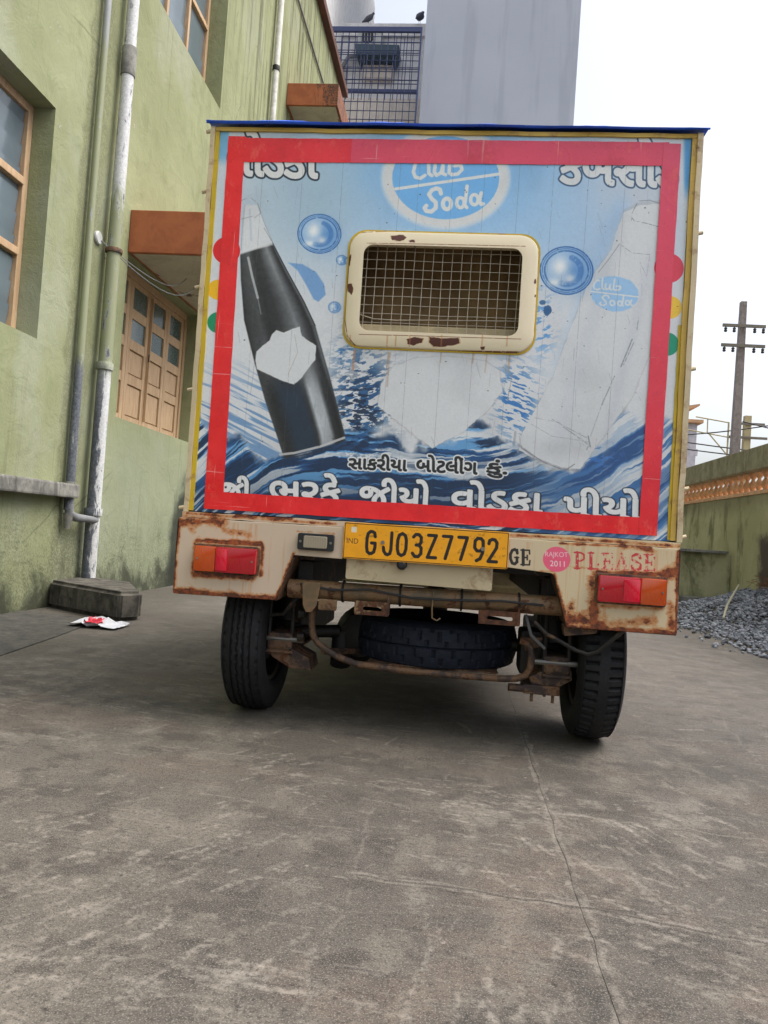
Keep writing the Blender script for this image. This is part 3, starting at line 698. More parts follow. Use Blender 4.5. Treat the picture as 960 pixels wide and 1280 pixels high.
# ------------------------------------------------------------ stains, scuffs and vehicle shade of the yard, painted once
def paint_yard():
    PX = 330.0; x0, x1, y0, y1 = YR
    W, H = int((x1-x0)*PX), int((y1-y0)*PX)
    c = Canvas(W, H, lambda x, y: ((np.asarray(x, float)-x0)*PX, (y1-np.asarray(y, float))*PX), C8(97, 92, 86)); c.u = PX
    N = lambda cy, cx, s, o=5, p=.6: vnoise((H, W), (cy, cx), s, o, p)
    def tint(m, col, k=1.0): c.a += (np.array(col, np.float32)-c.a)*(np.clip(m*k, 0, 1))[..., None]
    yy, xx = np.mgrid[0:H, 0:W].astype(np.float32); X = xx/PX+x0; Y = y1-yy/PX
    a, b, d = N(9, 7, 1), N(26, 20, 2), N(90, 72, 3, 4, .7)
    tint(sm(.46, .62, a), C8(78, 75, 72), .45); tint(sm(.47, .64, 1-a)*sm(.3, .7, b), C8(114, 108, 100), .5)
    tint(sm(.50, .66, b), C8(70, 67, 64), .4); tint(sm(.52, .68, N(30, 60, 5)), C8(120, 114, 106), .6)
    tint(sm(.52, .7, d), C8(58, 55, 53), .55); tint(sm(.54, .72, 1-d)*sm(.42, .6, N(14, 12, 8)), C8(136, 131, 123), .65)
    tint(sm(.55, .63, N(18, 14, 9, 6, .72)), C8(104, 92, 84), .5)
    tint(sm(2.5, 4.2, Y+b)*.9, C8(112, 107, 99), .55)
    tint(np.exp(-((X+.08)/.62)**2-((Y-2.75)/.75)**2), C8(62, 56, 46), .5)      # soft shade under the vehicle, painted into the ground colour
    tint(sm(-1.4, -2.3, X+(b-.5)), C8(70, 66, 58), .75)
    r = random.Random(11); pale = C8(160, 154, 145)
    msk = N(16, 13, 15, 4, .6)
    def ok(x, y):
        i, j = int((y1-y)*PX), int((x-x0)*PX); return 0 <= i < H and 0 <= j < W and msk[i, j] > .46
    def scuff(x, y, ang, l, w, col, al, jit, seed):
        n = 5; P = []; b_ = r.uniform(-.25, .25)
        for k in range(n): u = k/(n-1)-.5; P.append((x+l*u*math.cos(ang+b_*u), y+l*u*math.sin(ang+b_*u)))
        c.stroke(P, w, col, 1.1, al, jit=jit, seed=seed, jc=3)
    k = 0
    for _ in range(3600):
        x, y = r.uniform(x0, x1), r.uniform(y0, 6.5)**1.0
        if y > 3.2 and r.random() < .5: continue
        if not ok(x, y): continue
        z = r.random()
        if z < .45: ang = r.gauss(-.04, .10)
        elif z < .75: ang = r.gauss(1.1 if x < .1 else 1.95, .16)
        else: ang = r.uniform(0, 3.14)
        l = abs(r.gauss(0, .055))+.015; k += 1
        scuff(x, y, ang, l, r.uniform(.003, .016), pale if r.random() < .68 else C8(60, 57, 54), r.uniform(.15, .5), r.uniform(.48, .62), k)
    for _ in range(2600):   # fine dashes left by sweeping across the yard
        x, y = r.uniform(-1.8, 1.8), .7+3.3*r.random()**1.3; k += 1
        scuff(x, y, r.gauss(-.03, .07), abs(r.gauss(0, .05))+.012, r.uniform(.0025, .006), pale if r.random() < .6 else C8(58, 55, 53), r.uniform(.2, .6), r.uniform(.42, .58), k)
    # denser patches of scraping
    for cx, cy, rx, ry, ang, n in ((-.62, 1.30, .16, .22, 1.0, 90), (-.40, 1.18, .12, .16, 1.1, 50), (-.42, 1.95, .07, .07, .9, 26), (-.12, 1.92, .20, .05, -.06, 34), (-.48, 1.02, .20, .03, .05, 34), (-.28, 1.06, .06, .02, 0, 18),
                                    (.42, 1.30, .14, .09, -.5, 60), (.20, 1.80, .16, .10, -.1, 46), (.36, 1.62, .12, .14, 2.0, 50), (-.80, 1.06, .12, .12, .8, 50), (.02, 1.55, .2, .12, -.1, 36), (.55, 1.75, .16, .18, 2.1, 44), (.06, 1.06, .1, .12, 1.4, 34), (-.9, 2.3, .35, .25, -.3, 60), (-1.2, 3.0, .4, .4, -.25, 60), (1.2, 2.6, .4, .4, .3, 60)):
        for _ in range(n):
            k += 1; scuff(cx+r.gauss(0, rx), cy+r.gauss(0, ry), ang+r.gauss(0, .12), abs(r.gauss(0, .045))+.012, r.uniform(.003, .016), C8(164, 158, 149), r.uniform(.22, .6), r.uniform(.46, .62), k)
    # pale edges and dirt along the two joints, wandering cracks
    def crack(P, w, col, al, jit, wob=.006):
        Q = []
        for (ax, ay), (bx, by) in zip(P, P[1:]):
            n = max(2, int(math.hypot(bx-ax, by-ay)/.03))
            for q in range(n): u = q/n; Q.append((ax+(bx-ax)*u+r.gauss(0, wob), ay+(by-ay)*u+r.gauss(0, wob)))
        for i in range(0, len(Q)-1, 8): c.stroke(Q[i:i+9], w, col, .8, al, jit=jit, seed=i+7)
    J = [(.255, .5), (.255, 2.6)]; J2 = [(-.15, 1.40), (.10, 1.383), (.255, 1.372), (.53, 1.32), (.9, 1.28)]
    crack(J, .022, C8(140, 134, 126), .55, .45); crack(J2, .022, C8(144, 138, 130), .6, .42)
    crack(J, .006, C8(58, 55, 52), .35, .42, .002); crack(J2, .007, C8(52, 49, 46), .7, .34, .003)
    crack([(-.15, 1.75), (-.14, 1.34), (-.16, 1.12), (-.17, .8)], .007, C8(130, 124, 116), .5, .45); crack([(-.85, 2.05), (-.5, 1.93), (-.2, 1.9), (.35, 1.83), (1.1, 1.75)], .008, C8(134, 129, 120), .5, .45)
    crack([(-1.75, 3.95), (-1.2, 4.35), (-.8, 4.7)], .01, C8(70, 66, 60), .6, .4); crack([(.9, 1.7), (.95, 2.4), (1.05, 3.1)], .007, C8(126, 120, 112), .5, .45); crack([(-2.2, 5.6), (-1.3, 6.0), (0, 6.1)], .014, C8(66, 62, 58), .6, .4)
    # grit, drips and small stones trodden in
    for i in range(2200):
        x, y = r.uniform(x0, x1), r.uniform(y0, 5.5); s = r.uniform(.0015, .0045)
        c.poly(c.ell(x, y, s, s*r.uniform(.6, 1), r.uniform(0, 3), 7), C8(38, 36, 35) if r.random() < .6 else C8(160, 155, 146), .6, r.uniform(.5, .95))
    for i in range(26):
        x, y = r.uniform(-2, 2), r.uniform(.8, 5); s = r.uniform(.02, .10); c.poly(c.ell(x, y, s, s*r.uniform(.5, 1), r.uniform(0, 3), 14), C8(60, 56, 52), 5, r.uniform(.2, .45), s*60, i)
    c.a *= np.array([.975, .97, .965], np.float32)
    return c.image('yard_scuffs')
YR = (-3.0, 3.0, .5, 7.0)
def m_concrete():
    t = NT('weathered_concrete'); P = t.P
    i = t.n('ShaderNodeTexImage'); i.image = paint_yard(); i.extension = 'EXTEND'
    w = t.math('MULTIPLY', 1, 1)
    t.l(t.map(P, (1/(YR[1]-YR[0]), 1/(YR[3]-YR[2]), 1), (0, 0, 0), (-YR[0]/(YR[1]-YR[0]), -YR[2]/(YR[3]-YR[2]), 0)), i.inputs['Vector'])
    X, Y, Z = t.xyz()
    mid = t.noise(P, 6, 6, .7, .3); fine = t.noise(P, 120, 5, .85); grit = t.noise(P, 330, 3, .8); streak = t.noise(t.map(P, (4, 60, 1)), 1.5, 5, .8)
    edge = t.math('MULTIPLY', t.ss(t.math('ABSOLUTE', X), 2.7, 2.95), 1.0); edge = t.math('MAXIMUM', edge, t.ss(Y, 6.4, 6.9))
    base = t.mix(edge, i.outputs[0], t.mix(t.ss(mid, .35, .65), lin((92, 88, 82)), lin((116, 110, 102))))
    base = t.mix(t.mul(t.ss(fine, .50, .58), .6), base, lin((42, 41, 40)))
    base = t.mix(t.mul(t.ss(grit, .54, .61), .6), base, lin((150, 145, 137)))
    base = t.mix(t.mul(t.mul(t.ss(streak, .56, .66), t.ss(mid, .45, .6)), .35), base, lin((142, 136, 128)))
    h = t.math('ADD', t.mul(fine, .5), t.math('ADD', t.mul(grit, .35), t.mul(mid, .3)))
    return t.out(base, t.ss(mid, .3, .7, .72, .92), t.bump(h, .7, .004, t.bump(mid, .3, .02)), Specular_IOR_Level=.3)
M['concrete'] = m_concrete()
# ------------------------------------------------------------ ground
rnd = random.Random(7)
def structure(o, label=None): return tag(o, label, None, None, 'structure')
gb = B(); gb.quad((-400, -60, -.034), (400, -60, -.034), (400, 900, -.034), (-400, 900, -.034))
ground = structure(gb.build('ground', 'soil'), 'dusty ground under and beyond the concrete yard')
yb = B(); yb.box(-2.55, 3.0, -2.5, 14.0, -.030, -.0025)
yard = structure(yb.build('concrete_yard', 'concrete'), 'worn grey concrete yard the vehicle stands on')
xs = [-2.54, -1.35, .255, 1.72, 2.94]; ys = [-2.4, -.35, 1.375, 3.35, 5.4, 7.5, 9.7, 12.0, 13.9]
for i in range(4):
    for j in range(8):
        b = B(); g = .0016
        g = .0005; x0, x1, y0, y1 = xs[i]+g, xs[i+1]-g, ys[j]+g, ys[j+1]-g
        # edges broken and a little wavy, the same line shared by both neighbours
        P = []
        def wob(s, q): return .0022*math.sin(q*23+s*5)+.0014*math.sin(q*61+s*3)+.0010*math.sin(q*149+s)
        K = 30
        for k in range(K): q = y0+(y1-y0)*k/K; P.append((x0+wob(i, q), q+(wob(j+9, x0) if k == 0 else 0)))
        for k in range(K): q = x0+(x1-x0)*k/K; P.append((q+(wob(i, y1) if k == 0 else 0), y1+wob(j+10, q)))
        for k in range(K): q = y1-(y1-y0)*k/K; P.append((x1+wob(i+1, q), q+(wob(j+10, x1) if k == 0 else 0)))
        for k in range(K): q = x1-(x1-x0)*k/K; P.append((q+(wob(i+1, y0) if k == 0 else 0), y0+wob(j+9, q)))
        va = [b.bm.verts.new((x, y, 0)) for x, y in P]; vb = [b.bm.verts.new((x, y, -.0024)) for x, y in P]; b.bm.faces.new(va)
        for k in range(len(P)): b.bm.faces.new((va[k], va[(k+1) % len(P)], vb[(k+1) % len(P)], vb[k]))
        o = b.build('concrete_slab', 'concrete', yard)
b = B()
pts = [(-2.54, -.5), (-1.55, -.5), (-1.72, 2.0), (-1.83, 3.0), (-1.90, 3.6), (-1.97, 4.05), (-2.15, 4.3), (-2.54, 4.38)]
t = bmesh.new(); a = [t.verts.new((x, y, .005)) for x, y in pts]; c = [t.verts.new((x, y, .0005)) for x, y in pts]; t.faces.new(a)
for i in range(len(pts)): t.faces.new((a[i], a[(i+1) % 8], c[(i+1) % 8], c[i]))
b.merge(t); structure(b.build('cement_path', 'apron'), 'dark damp cement strip along the foot of the green house')
# ------------------------------------------------------------ green house on the left
HX = -2.55
house = thing('green_house', (HX, 7, 0), 'tall lime green house wall running along the left of the yard', 'house')
def wall_with_holes(y0, y1, z0, z1, holes, depth):
    b = B(); Ys = sorted({y0, y1, *[h[0] for h in holes], *[h[1] for h in holes]}); Zs = sorted({z0, z1, *[h[2] for h in holes], *[h[3] for h in holes]})
    def hole(a, c): return next((h for h in holes if h[0] <= a < h[1] and h[2] <= c < h[3]), None)
    for i in range(len(Ys)-1):
        for j in range(len(Zs)-1):
            if hole((Ys[i]+Ys[i+1])/2, (Zs[j]+Zs[j+1])/2): continue
            for X in (HX, HX-depth): b.quad((X, Ys[i], Zs[j]), (X, Ys[i+1], Zs[j]), (X, Ys[i+1], Zs[j+1]), (X, Ys[i], Zs[j+1]))
    for h in holes+[(y0, y1, z0, z1)]:
        for (a, c) in (((h[0], h[2]), (h[1], h[2])), ((h[1], h[2]), (h[1], h[3])), ((h[1], h[3]), (h[0], h[3])), ((h[0], h[3]), (h[0], h[2]))):
            b.quad((HX, a[0], a[1]), (HX, c[0], c[1]), (HX-depth, c[0], c[1]), (HX-depth, a[0], a[1]))
    bmesh.ops.remove_doubles(b.bm, verts=b.bm.verts[:], dist=1e-4)
    return b
H1 = (2.95, 4.31, 1.62, 3.01); H2 = (5.42, 7.02, 1.33, 2.54); H3 = (5.30, 7.13, 4.59, 6.10)
H4 = (2.6, 3.9, 4.59, 6.10)
wall_with_holes(-3, 13.2, -.03, 8.3, [H1, H2, H3, H4], .32).build('wall', 'house', house)
B().box(-7.5, HX-.33, -2.9, 13.1, -.02, 8.25).build('inner_storeys', 'inside', house)
for j, (yy0, yy1) in enumerate(((-3.1, 4.0), (4.003, 9.0), (9.003, 13.35))):
    B().box(HX-4, HX+.10, yy0, yy1, 8.302, 8.42, .01).build('roof_edge', 'brownedge', house)
def shutter_leaf(win, y0, y1, z0, z1, X):
    """one leaf: two glass panes above two raised panels"""
    f = B(); s = .055
    rails = [z0, z0+.30*(z1-z0), z0+.55*(z1-z0), z0+.77*(z1-z0), z1]
    f.box(X-.03, X, y0, y0+s, z0, z1, .003); f.box(X-.03, X, y1-s, y1, z0, z1, .003)
    for r in rails:
        r0 = max(z0, r-.04); r1 = min(z1, r+.04); f.box(X-.028, X-.002, y0+s+.001, y1-s-.001, r0, r1, .003)
    leaf = f.build('shutter_leaf', 'wood', win)
    for k in range(4):
        a, c = rails[k]+.041, rails[k+1]-.041
        if k < 2: B().box(X-.024, X-.012, y0+s+.012, y1-s-.012, a+.010, c-.010, .004).build('panel', 'wood', leaf)
        else: B().box(X-.020, X-.014, y0+s, y1-s, a-.001, c+.001).build('pane', 'glassd', leaf)
    for k in range(2): B().box(X-.0279, X-.0245, y0+s, y1-s, rails[k]+.0405, rails[k+1]-.0405).build('panel_back', 'wood', leaf)
def add(parent, name, mat, *bx, bev=.004):
    b = B(); b.box(*bx, bev); return b.build(name, mat, parent)
w2 = B(); X2 = HX-.13
for (a, c, d, e) in ((H2[0]+.001, H2[0]+.05, H2[2], H2[3]), (H2[1]-.05, H2[1]-.001, H2[2], H2[3]), (H2[0]+.051, H2[1]-.051, H2[3]-.06, H2[3]-.001), (H2[0]+.051, H2[1]-.051, H2[2]+.001, H2[2]+.03)):
    w2.box(X2-.06, X2+.012, a, c, d+.0005, e-.0005, .004)
w2 = w2.build('shuttered_window', 'wood', house)
ly = [H2[0]+.052, 5.80, 6.19, 6.58, H2[1]-.052]
for k in range(4): shutter_leaf(w2, ly[k]+.002, ly[k+1]-.002, H2[2]+.032, H2[3]-.062, X2)
B().box(X2-.022, X2+.026, 6.186, 6.198, 1.40, 2.44, .003).build('meeting_strip', 'wood', w2)
b = B(); b.tube([(X2+.03, 6.16, 1.9), (X2+.03, 6.16, 1.96)], .006, 6); b.build('latch', 'dark', w2)
def louvre_window(H, X, cols, rows, step, name='louvre_window'):
    fr = B(); y0, y1, z0, z1 = H; t = .05
    fr.box(X-.05, X, y0+.001, y0+t, z0+.001, z1-.001, .004); fr.box(X-.05, X, y1-t, y1-.001, z0+.001, z1-.001, .004)
    fr.box(X-.05, X-.002, y0+t+.001, y1-t-.001, z1-t, z1-.001, .004); fr.box(X-.05, X-.002, y0+t+.001, y1-t-.001, z0+.001, z0+t, .004)
    w = fr.build(name, 'wood', house)
    for c in cols: B().box(X-.045, X+.004, c-.02, c+.02, z0+t+.001, z1-t-.001, .004).build('mullion', 'wood', w)
    for r in rows: B().box(X-.044, X+.008, y0+t+.001, y1-t-.001, r-.022, r+.022, .004).build('transom', 'wood', w)
    ce = [y0+t]+[c for c in cols]+[y1-t]
    for a, c in zip(ce, ce[1:]):
        z = z0+t+.003
        while z < z1-t-.02:
            zt = min(z+step, z1-t-.002); b = B()
            b.quad((X-.034, a+.003, z), (X-.034, c-.003, z), (X-.022, c-.003, zt-.002), (X-.022, a+.003, zt-.002)); b.quad((X-.038, a+.003, z), (X-.026, a+.003, zt-.002), (X-.026, c-.003, zt-.002), (X-.038, c-.003, z)); b.build('pane', 'glassw', w); z = zt
louvre_window(H1, HX-.135, [3.62], [2.54, 2.12], .135)
louvre_window(H3, HX-.17, [5.72, 6.15, 6.62], [5.35], .38, 'casement_window'); louvre_window(H4, HX-.17, [3.2], [5.35], .38, 'casement_window')
b = B(); b.box(HX-.001+.001, HX+.09, .5, 4.80, .70, .79, .012); b.build('cement_ledge', 'ledge', house)
def canopy(y0, y1, z0, z1, x1, label):
    c = thing('window_canopy', (HX, (y0+y1)/2, z0), label, 'canopy', 'orange canopies on the green house')
    B().box(HX+.002, x1, y0, y1, z0+.004, z1, .006).build('slab', 'orange', c)
    B().box(HX+.03, x1-.03, y0+.03, y1-.03, z0, z0+.02).build('soffit', 'soffit', c)
    return c
canopy(5.40, 7.2, 2.545, 2.865, -1.86, 'orange concrete canopy over the beige shuttered window, black mould on its end')
canopy(9.55, 11.3, 6.01, 6.30, -1.88, 'higher mouldy orange canopy near the far end of the green house')
def pipe_run(name, pts, r, label, mat='pipe', parts=()):
    th = thing(name, pts[0], label, 'pipe'); B().tube(pts, r, 16).build('pipe', mat, th, smooth=True)
    for p in parts: p(th)
    return th
def collar(z, x, y, r, h, mat='ledge'):
    return lambda th: B().lathe([(r*.97, -h/2), (r, -h/2+.006), (r, h/2-.006), (r*.97, h/2)], (x, y, z), 'z', 16).build('collar', mat, th, smooth=True)
PX_ = HX+.075
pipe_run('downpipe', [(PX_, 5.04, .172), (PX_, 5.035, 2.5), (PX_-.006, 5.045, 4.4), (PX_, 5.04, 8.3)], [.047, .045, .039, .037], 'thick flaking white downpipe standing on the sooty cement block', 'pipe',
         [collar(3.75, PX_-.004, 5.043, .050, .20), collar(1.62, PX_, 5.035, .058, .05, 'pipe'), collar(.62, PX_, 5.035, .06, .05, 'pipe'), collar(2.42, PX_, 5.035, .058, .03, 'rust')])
def elbow(th):
    B().tube([(HX+.05, 4.755, .66), (HX+.05, 4.76, .60), (HX+.075, 4.80, .575), (HX+.09, 4.92, .57), (HX+.10, 5.03, .565)], [.028, .03, .028, .024, .024], 12).build('elbow', 'cable', th, smooth=True)
    B().tube([(HX+.05, 4.755, .60), (HX+.045, 4.752, .50)], [.034, .018], 12).build('drain_stub', 'ledge', th, smooth=True)
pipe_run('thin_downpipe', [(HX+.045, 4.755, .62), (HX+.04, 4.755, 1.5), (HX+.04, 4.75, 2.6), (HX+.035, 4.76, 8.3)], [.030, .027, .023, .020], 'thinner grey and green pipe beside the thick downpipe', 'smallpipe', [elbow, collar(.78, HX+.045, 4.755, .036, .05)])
pipe_run('white_rain_pipe', [(HX+.06, 8.76, 3.0), (HX+.06, 8.76, 6.1), (HX+.065, 8.76, 8.3)], .036, 'slim white rain pipe between upper window and far canopy', 'white', [collar(6.0, HX+.06, 8.76, .044, .06, 'dark')])
pipe_run('wall_conduit', [(HX+.02, 9.2, 7.5), (HX+.02, 11.6, 7.52)], .014, 'thin pale conduit under the roof edge of the green house', 'cable')
b = B(); b.box(-2.45, -1.86, 4.20, 4.72, 0.002, .172, .02)
for v in b.bm.verts: v.co += Vector((rnd.uniform(-.004, .004), rnd.uniform(-.004, .004), 0))
b.bm.free(); b2 = B(); t = bmesh.new(); P = [(-2.545, 4.66), (-1.90, 4.27), (-1.82, 4.40), (-2.13, 4.98), (-2.545, 5.14)]
a = [t.verts.new((x, y, .0015)) for x, y in P]; c = [t.verts.new((x+rnd.uniform(-.006, .006), y, .171)) for x, y in P]; t.faces.new(a); t.faces.new(c[::-1])
for i in range(5): t.faces.new((a[i], c[i], c[(i+1) % 5], a[(i+1) % 5]))
bmesh.ops.recalc_face_normals(t, faces=t.faces[:]); bmesh.ops.bevel(t, geom=t.edges[:], offset=.022, segments=3, affect='EDGES'); b2.merge(t)
tag(b2.build('pipe_block', 'block', origin=Vector((-2.2, 4.7, 0))), 'sooty cement block under the foot of the white downpipe', 'block')
jb = thing('junction_box', (HX, 4.93, 2.47), 'round white junction cover beside the downpipe, wires leading off', 'junction box')
B().lathe([(.045, 0), (.045, .012), (.038, .02)], (HX+.001, 4.93, 2.47), 'x', 18).build('cover', 'acw', jb, smooth=True)
for dz, ex in ((0, (-2.28, 5.9, 2.53)), (-.06, (-2.2, 6.0, 2.535))):
    P = []
    for k in range(13):
        u = k/12; p = Vector((HX+.02, 4.95, 2.46)).lerp(Vector(ex), u); p.z -= (.16-dz)*math.sin(math.pi*u); p.x += .12*math.sin(math.pi*u); P.append(p)
    B().tube(P, .0035, 6).build('wire', 'cable', jb)
tl = thing('tube_light', (-2.08, 5.9, 2.5), 'narrow tube light fitting under the orange canopy', 'light')
B().box(-2.12, -2.06, 5.85, 6.9, 2.50, 2.544, .004).build('housing', 'tin', tl); B().box(-2.125, -2.055, 5.80, 5.849, 2.44, 2.54, .006).build('end_cap', 'wood', tl)
B().tube([(-2.07, 5.86, 2.475), (-2.07, 6.9, 2.475)], .014, 10).build('tube', 'acw', tl, smooth=True)
# litter
lt = thing('paper_litter', (-1.93, 4.02, .006), 'crumpled white packet with red print lying by the cement block', 'litter')
def crumple(x0, x1, y0, y1, z, seed, amp):
    r = random.Random(seed); b = B(); n = 7; V = [[b.bm.verts.new((x0+(x1-x0)*i/n+r.uniform(-.008, .008), y0+(y1-y0)*j/n+r.uniform(-.008, .008), z+abs(r.gauss(0, amp))*(1 if 0 < i < n else .3))) for j in range(n+1)] for i in range(n+1)]
    for i in range(n):
        for j in range(n): b.bm.faces.new((V[i][j], V[i+1][j], V[i+1][j+1], V[i][j+1]))
    return b
crumple(-2.03, -1.76, 3.93, 4.13, .008, 3, .022).build('packet', 'paper', lt); crumple(-1.94, -1.85, 3.925, 4.03, .030, 5, .012).build('red_flap', 'redpaper', lt)
# ------------------------------------------------------------ boundary wall on the right
BX = 2.95
bw = thing('boundary_wall', (BX, 9, 0), 'mossy green boundary wall with orange balusters on the right of the yard', 'wall')
B().box(BX, BX+.22, -2, 13.9, -.03, 1.255, .004).build('wall', 'boundary', bw)
B().box(BX-.02, BX+.26, -2.02, 13.92, 1.505, 1.74, .012).build('coping', 'beamc', bw)
B().box(BX-.01, BX+.24, -2.01, 13.91, 1.256, 1.29, .004).build('baluster_rail', 'bal', bw)
prof = [(.048, 0), (.048, .018), (.022, .03), (.028, .045), (.047, .075), (.042, .10), (.020, .135), (.016, .15), (.028, .165), (.038, .185), (.048, .198), (.048, .2145)]
b = B(); b.lathe(prof, (0, 0, 0), 'z', 12); bal = b.build('baluster', 'bal', smooth=True)
bal.parent = bw; first = True; y = 5.2
while y < 13.8:
    loc = (.11, y-9+rnd.uniform(-.004, .004), 1.2905)
    if first: bal.location = loc; first = False
    else:
        c = copy_part(bal, bw, loc); c.rotation_euler = (0, 0, rnd.uniform(0, 6))
    y += .165 if rnd.random() > .08 else .24
lw = thing('low_wall', (2.2, 8.6, 0), 'low green plastered return wall with cement ledge behind the right wheel', 'wall')
B().box(1.5, 2.948, 8.60, 8.80, 0.001, .640, .006).build('wall', 'boundary', lw); B().box(1.5, 2.90, 8.53, 8.80, .6405, .672, .006).build('ledge', 'ledge', lw); B().box(1.5, 2.86, 8.50, 8.599, .001, .165, .012).build('plinth', 'ledge', lw)
# gravel: a mound of broken stone banked against the wall
r = random.Random(5)
def mound(x, y):
    u = (x-2.0)/.95; base = max(0, min(1, u))**1.15*.40
    f = max(0, 1-((y-6.75)/2.15)**2)
    nz = .03*math.sin(5*x+2*y)+.02*math.sin(9*y-3*x)
    return base*f**.6+nz*min(1, max(0, u)*3)*f**.5 if f > 0 else 0
gv = B(); NX, NY = 24, 60
G = [[gv.bm.verts.new((1.98+.965*i/NX, 4.8+3.8*j/NY, max(.0012, mound(1.98+.965*i/NX, 4.8+3.8*j/NY)-.012))) for j in range(NY+1)] for i in range(NX+1)]
for i in range(NX):
    for j in range(NY): gv.bm.faces.new((G[i][j], G[i+1][j], G[i+1][j+1], G[i][j+1]))
ico = bmesh.new(); bmesh.ops.create_icosphere(ico, subdivisions=1, radius=1); IV = np.array([v.co[:] for v in ico.verts]); IF = [[v.index for v in f.verts] for f in ico.faces]; ico.free()
V = []; F = []; T = []
for k in range(10500):
    x = 1.95+.99*r.random()**.8; y = 4.9+3.7*r.random()
    if k > 10330: x = r.gauss(1.95, .12); y = r.uniform(5.0, 8.2)
    elif mound(x, y) < .012 and r.random() > .35: continue
    s = r.uniform(.005, .019)*(1.4 if r.random() < .15 else 1)
    q = IV*np.array([s*r.uniform(.7, 1.3), s*r.uniform(.7, 1.3), s*r.uniform(.45, .9)])*(1+.35*(np.random.RandomState(k).rand(12, 1)-.5))
    a, e = r.uniform(0, 6.28), r.uniform(-.6, .6); ca, sa, ce, se = math.cos(a), math.sin(a), math.cos(e), math.sin(e)
    q = q@np.array([[1, 0, 0], [0, ce, -se], [0, se, ce]])@np.array([[ca, -sa, 0], [sa, ca, 0], [0, 0, 1]])
    z = max(mound(x, y), .0)+s*.35+r.uniform(0, .008)
    if x+s > BX-.004: x = BX-.006-s*1.3
    n0 = len(V); V += (q+[x, y, z]).tolist(); F += [[i+n0 for i in f] for f in IF]; T += [r.random()]*12
me = bpy.data.meshes.new('gravel'); me.from_pydata(V, [], F); at = me.attributes.new('tone', 'FLOAT', 'POINT'); at.data.foreach_set('value', T); me.materials.append(M['stone'])
go = bpy.data.objects.new('gravel', me); COL.objects.link(go); tag(go, 'heap of blue grey crushed stone banked against the boundary wall', 'gravel', None, 'stuff')
hb = gv.build('gravel_bed', 'soil'); tag(hb, None, None, None, 'structure')
tag(B().tube([(2.18, 6.45, .12), (2.34, 6.85, .20), (2.62, 7.4, .36)], [.008, .011, .009], 8).build('dry_stick', 'stick', origin=Vector((2.4, 6.9, .2))), 'pale bleached stick lying on the gravel heap', 'stick')
tb = B()
for k in range(90):
    a = r.uniform(0, 6.28); c = Vector((2.78+r.gauss(0, .07), 7.0+r.gauss(0, .22), .36+abs(r.gauss(0, .05)))); d = Vector((math.cos(a), math.sin(a), r.uniform(-.2, .9)))*r.uniform(.03, .10)
    tb.tube([c-d, c+Vector((0, 0, .012)), c+d], [.0018, .0024, .001], 4)
tag(tb.build('dry_brushwood', 'twig', origin=Vector((2.78, 7, .35))), 'tangle of dry brown twigs on top of the gravel by the wall', 'twigs', None, 'stuff')
# ------------------------------------------------------------ buildings beyond
tw = thing('tower_block', (.2, 16, 0), 'tall blank blue grey tower block rising behind the vehicle', 'building')
B().box(-1.375, 1.84, 16, 24, -.03, 19).build('wall', 'tower', tw)
bk = thing('rear_building', (-2.4, 17.3, 0), 'pale building with parapet behind the blue grille, birds on its edge', 'building')
B().box(-3.55, -1.376, 17.3, 22, -.03, 12.16).build('wall', 'paleWall', bk); B().box(-3.60, -1.378, 17.22, 17.299, 12.0, 12.29, .01).build('parapet', 'paleWall', bk)
B().box(-3.54, -1.377, 16.9, 17.298, 9.0, 10.35).build('lower_wall', 'beigeWall', bk); B().box(-3.5, -1.378, 15.9, 17.299, 8.7, 8.98, .01).build('floor_slab', 'ledge', bk)
B().box(-3.45, -3.40, 17.27, 17.2995, 10.5, 11.9).build('drain_strip', 'acw', bk)
sb = thing('side_building', (-4.5, 16, 0), 'pale plastered building just past the green house', 'building')
B().box(-8, -3.42, 15.0, 22, -.03, 16).build('wall', 'paleWall', sb)
def ac(loc, s, label):
    a = thing('air_conditioner', loc, label, 'air conditioner'); x, y, z = loc
    B().box(x-.40*s, x+.40*s, y, y+.3, z, z+.55*s, .02).build('casing', 'acw', a)
    B().lathe([(.20*s, 0), (.20*s, .01), (.02, .012)], (x-.06*s, y-.012, z+.28*s), 'y', 24).build('fan_grille', 'dark', a)
    for k in range(5):
        B().tube([(x-.06*s-.19*s+.38*s*k/4*.999, y-.018, z+.1*s+.03), (x-.06*s-.19*s+.38*s*k/4, y-.018, z+.46*s)], .006, 4).build('guard_bar', 'acw', a)
    B().box(x-.36*s, x+.36*s, y-.02, y+.30, z-.06, z-.002, .004).build('bracket', 'dark', a)
ac((-2.72, 16.98, 11.6), .72, 'grey outdoor unit mounted high on the rear building behind the grille')
sh = thing('wall_awning', (-2.5, 17, 11.2), 'dark teal sheet awning below the outdoor unit behind the grille', 'awning')
B().prism([(-3.02, 11.50), (-2.92, 11.24), (-2.08, 11.24), (-2.0, 11.48)], 16.75, 17.29).build('sheet', 'teal', sh); B().box(-2.85, -2.15, 17.1, 17.295, 10.95, 11.235).build('box_below', 'beigeWall', sh)
B().tube([(-3.0, 17.2, 11.5), (-3.2, 17.15, 11.45), (-3.33, 17.15, 11.2), (-3.36, 17.15, 10.8)], .05, 8).build('hose', 'cable', sh, smooth=True)
gr = thing('balcony_grille', (-2.3, 15, 8.5), 'dark blue welded mesh grille between green house and tower block', 'grille')
b = B(); fy = 15.3; b.box(-3.33, -1.376, fy-.03, fy+.03, 10.80, 10.90, .004); b.box(-1.41, -1.377, fy-.029, fy+.029, 8.2, 10.799); b.build('frame', 'bluebar', gr)
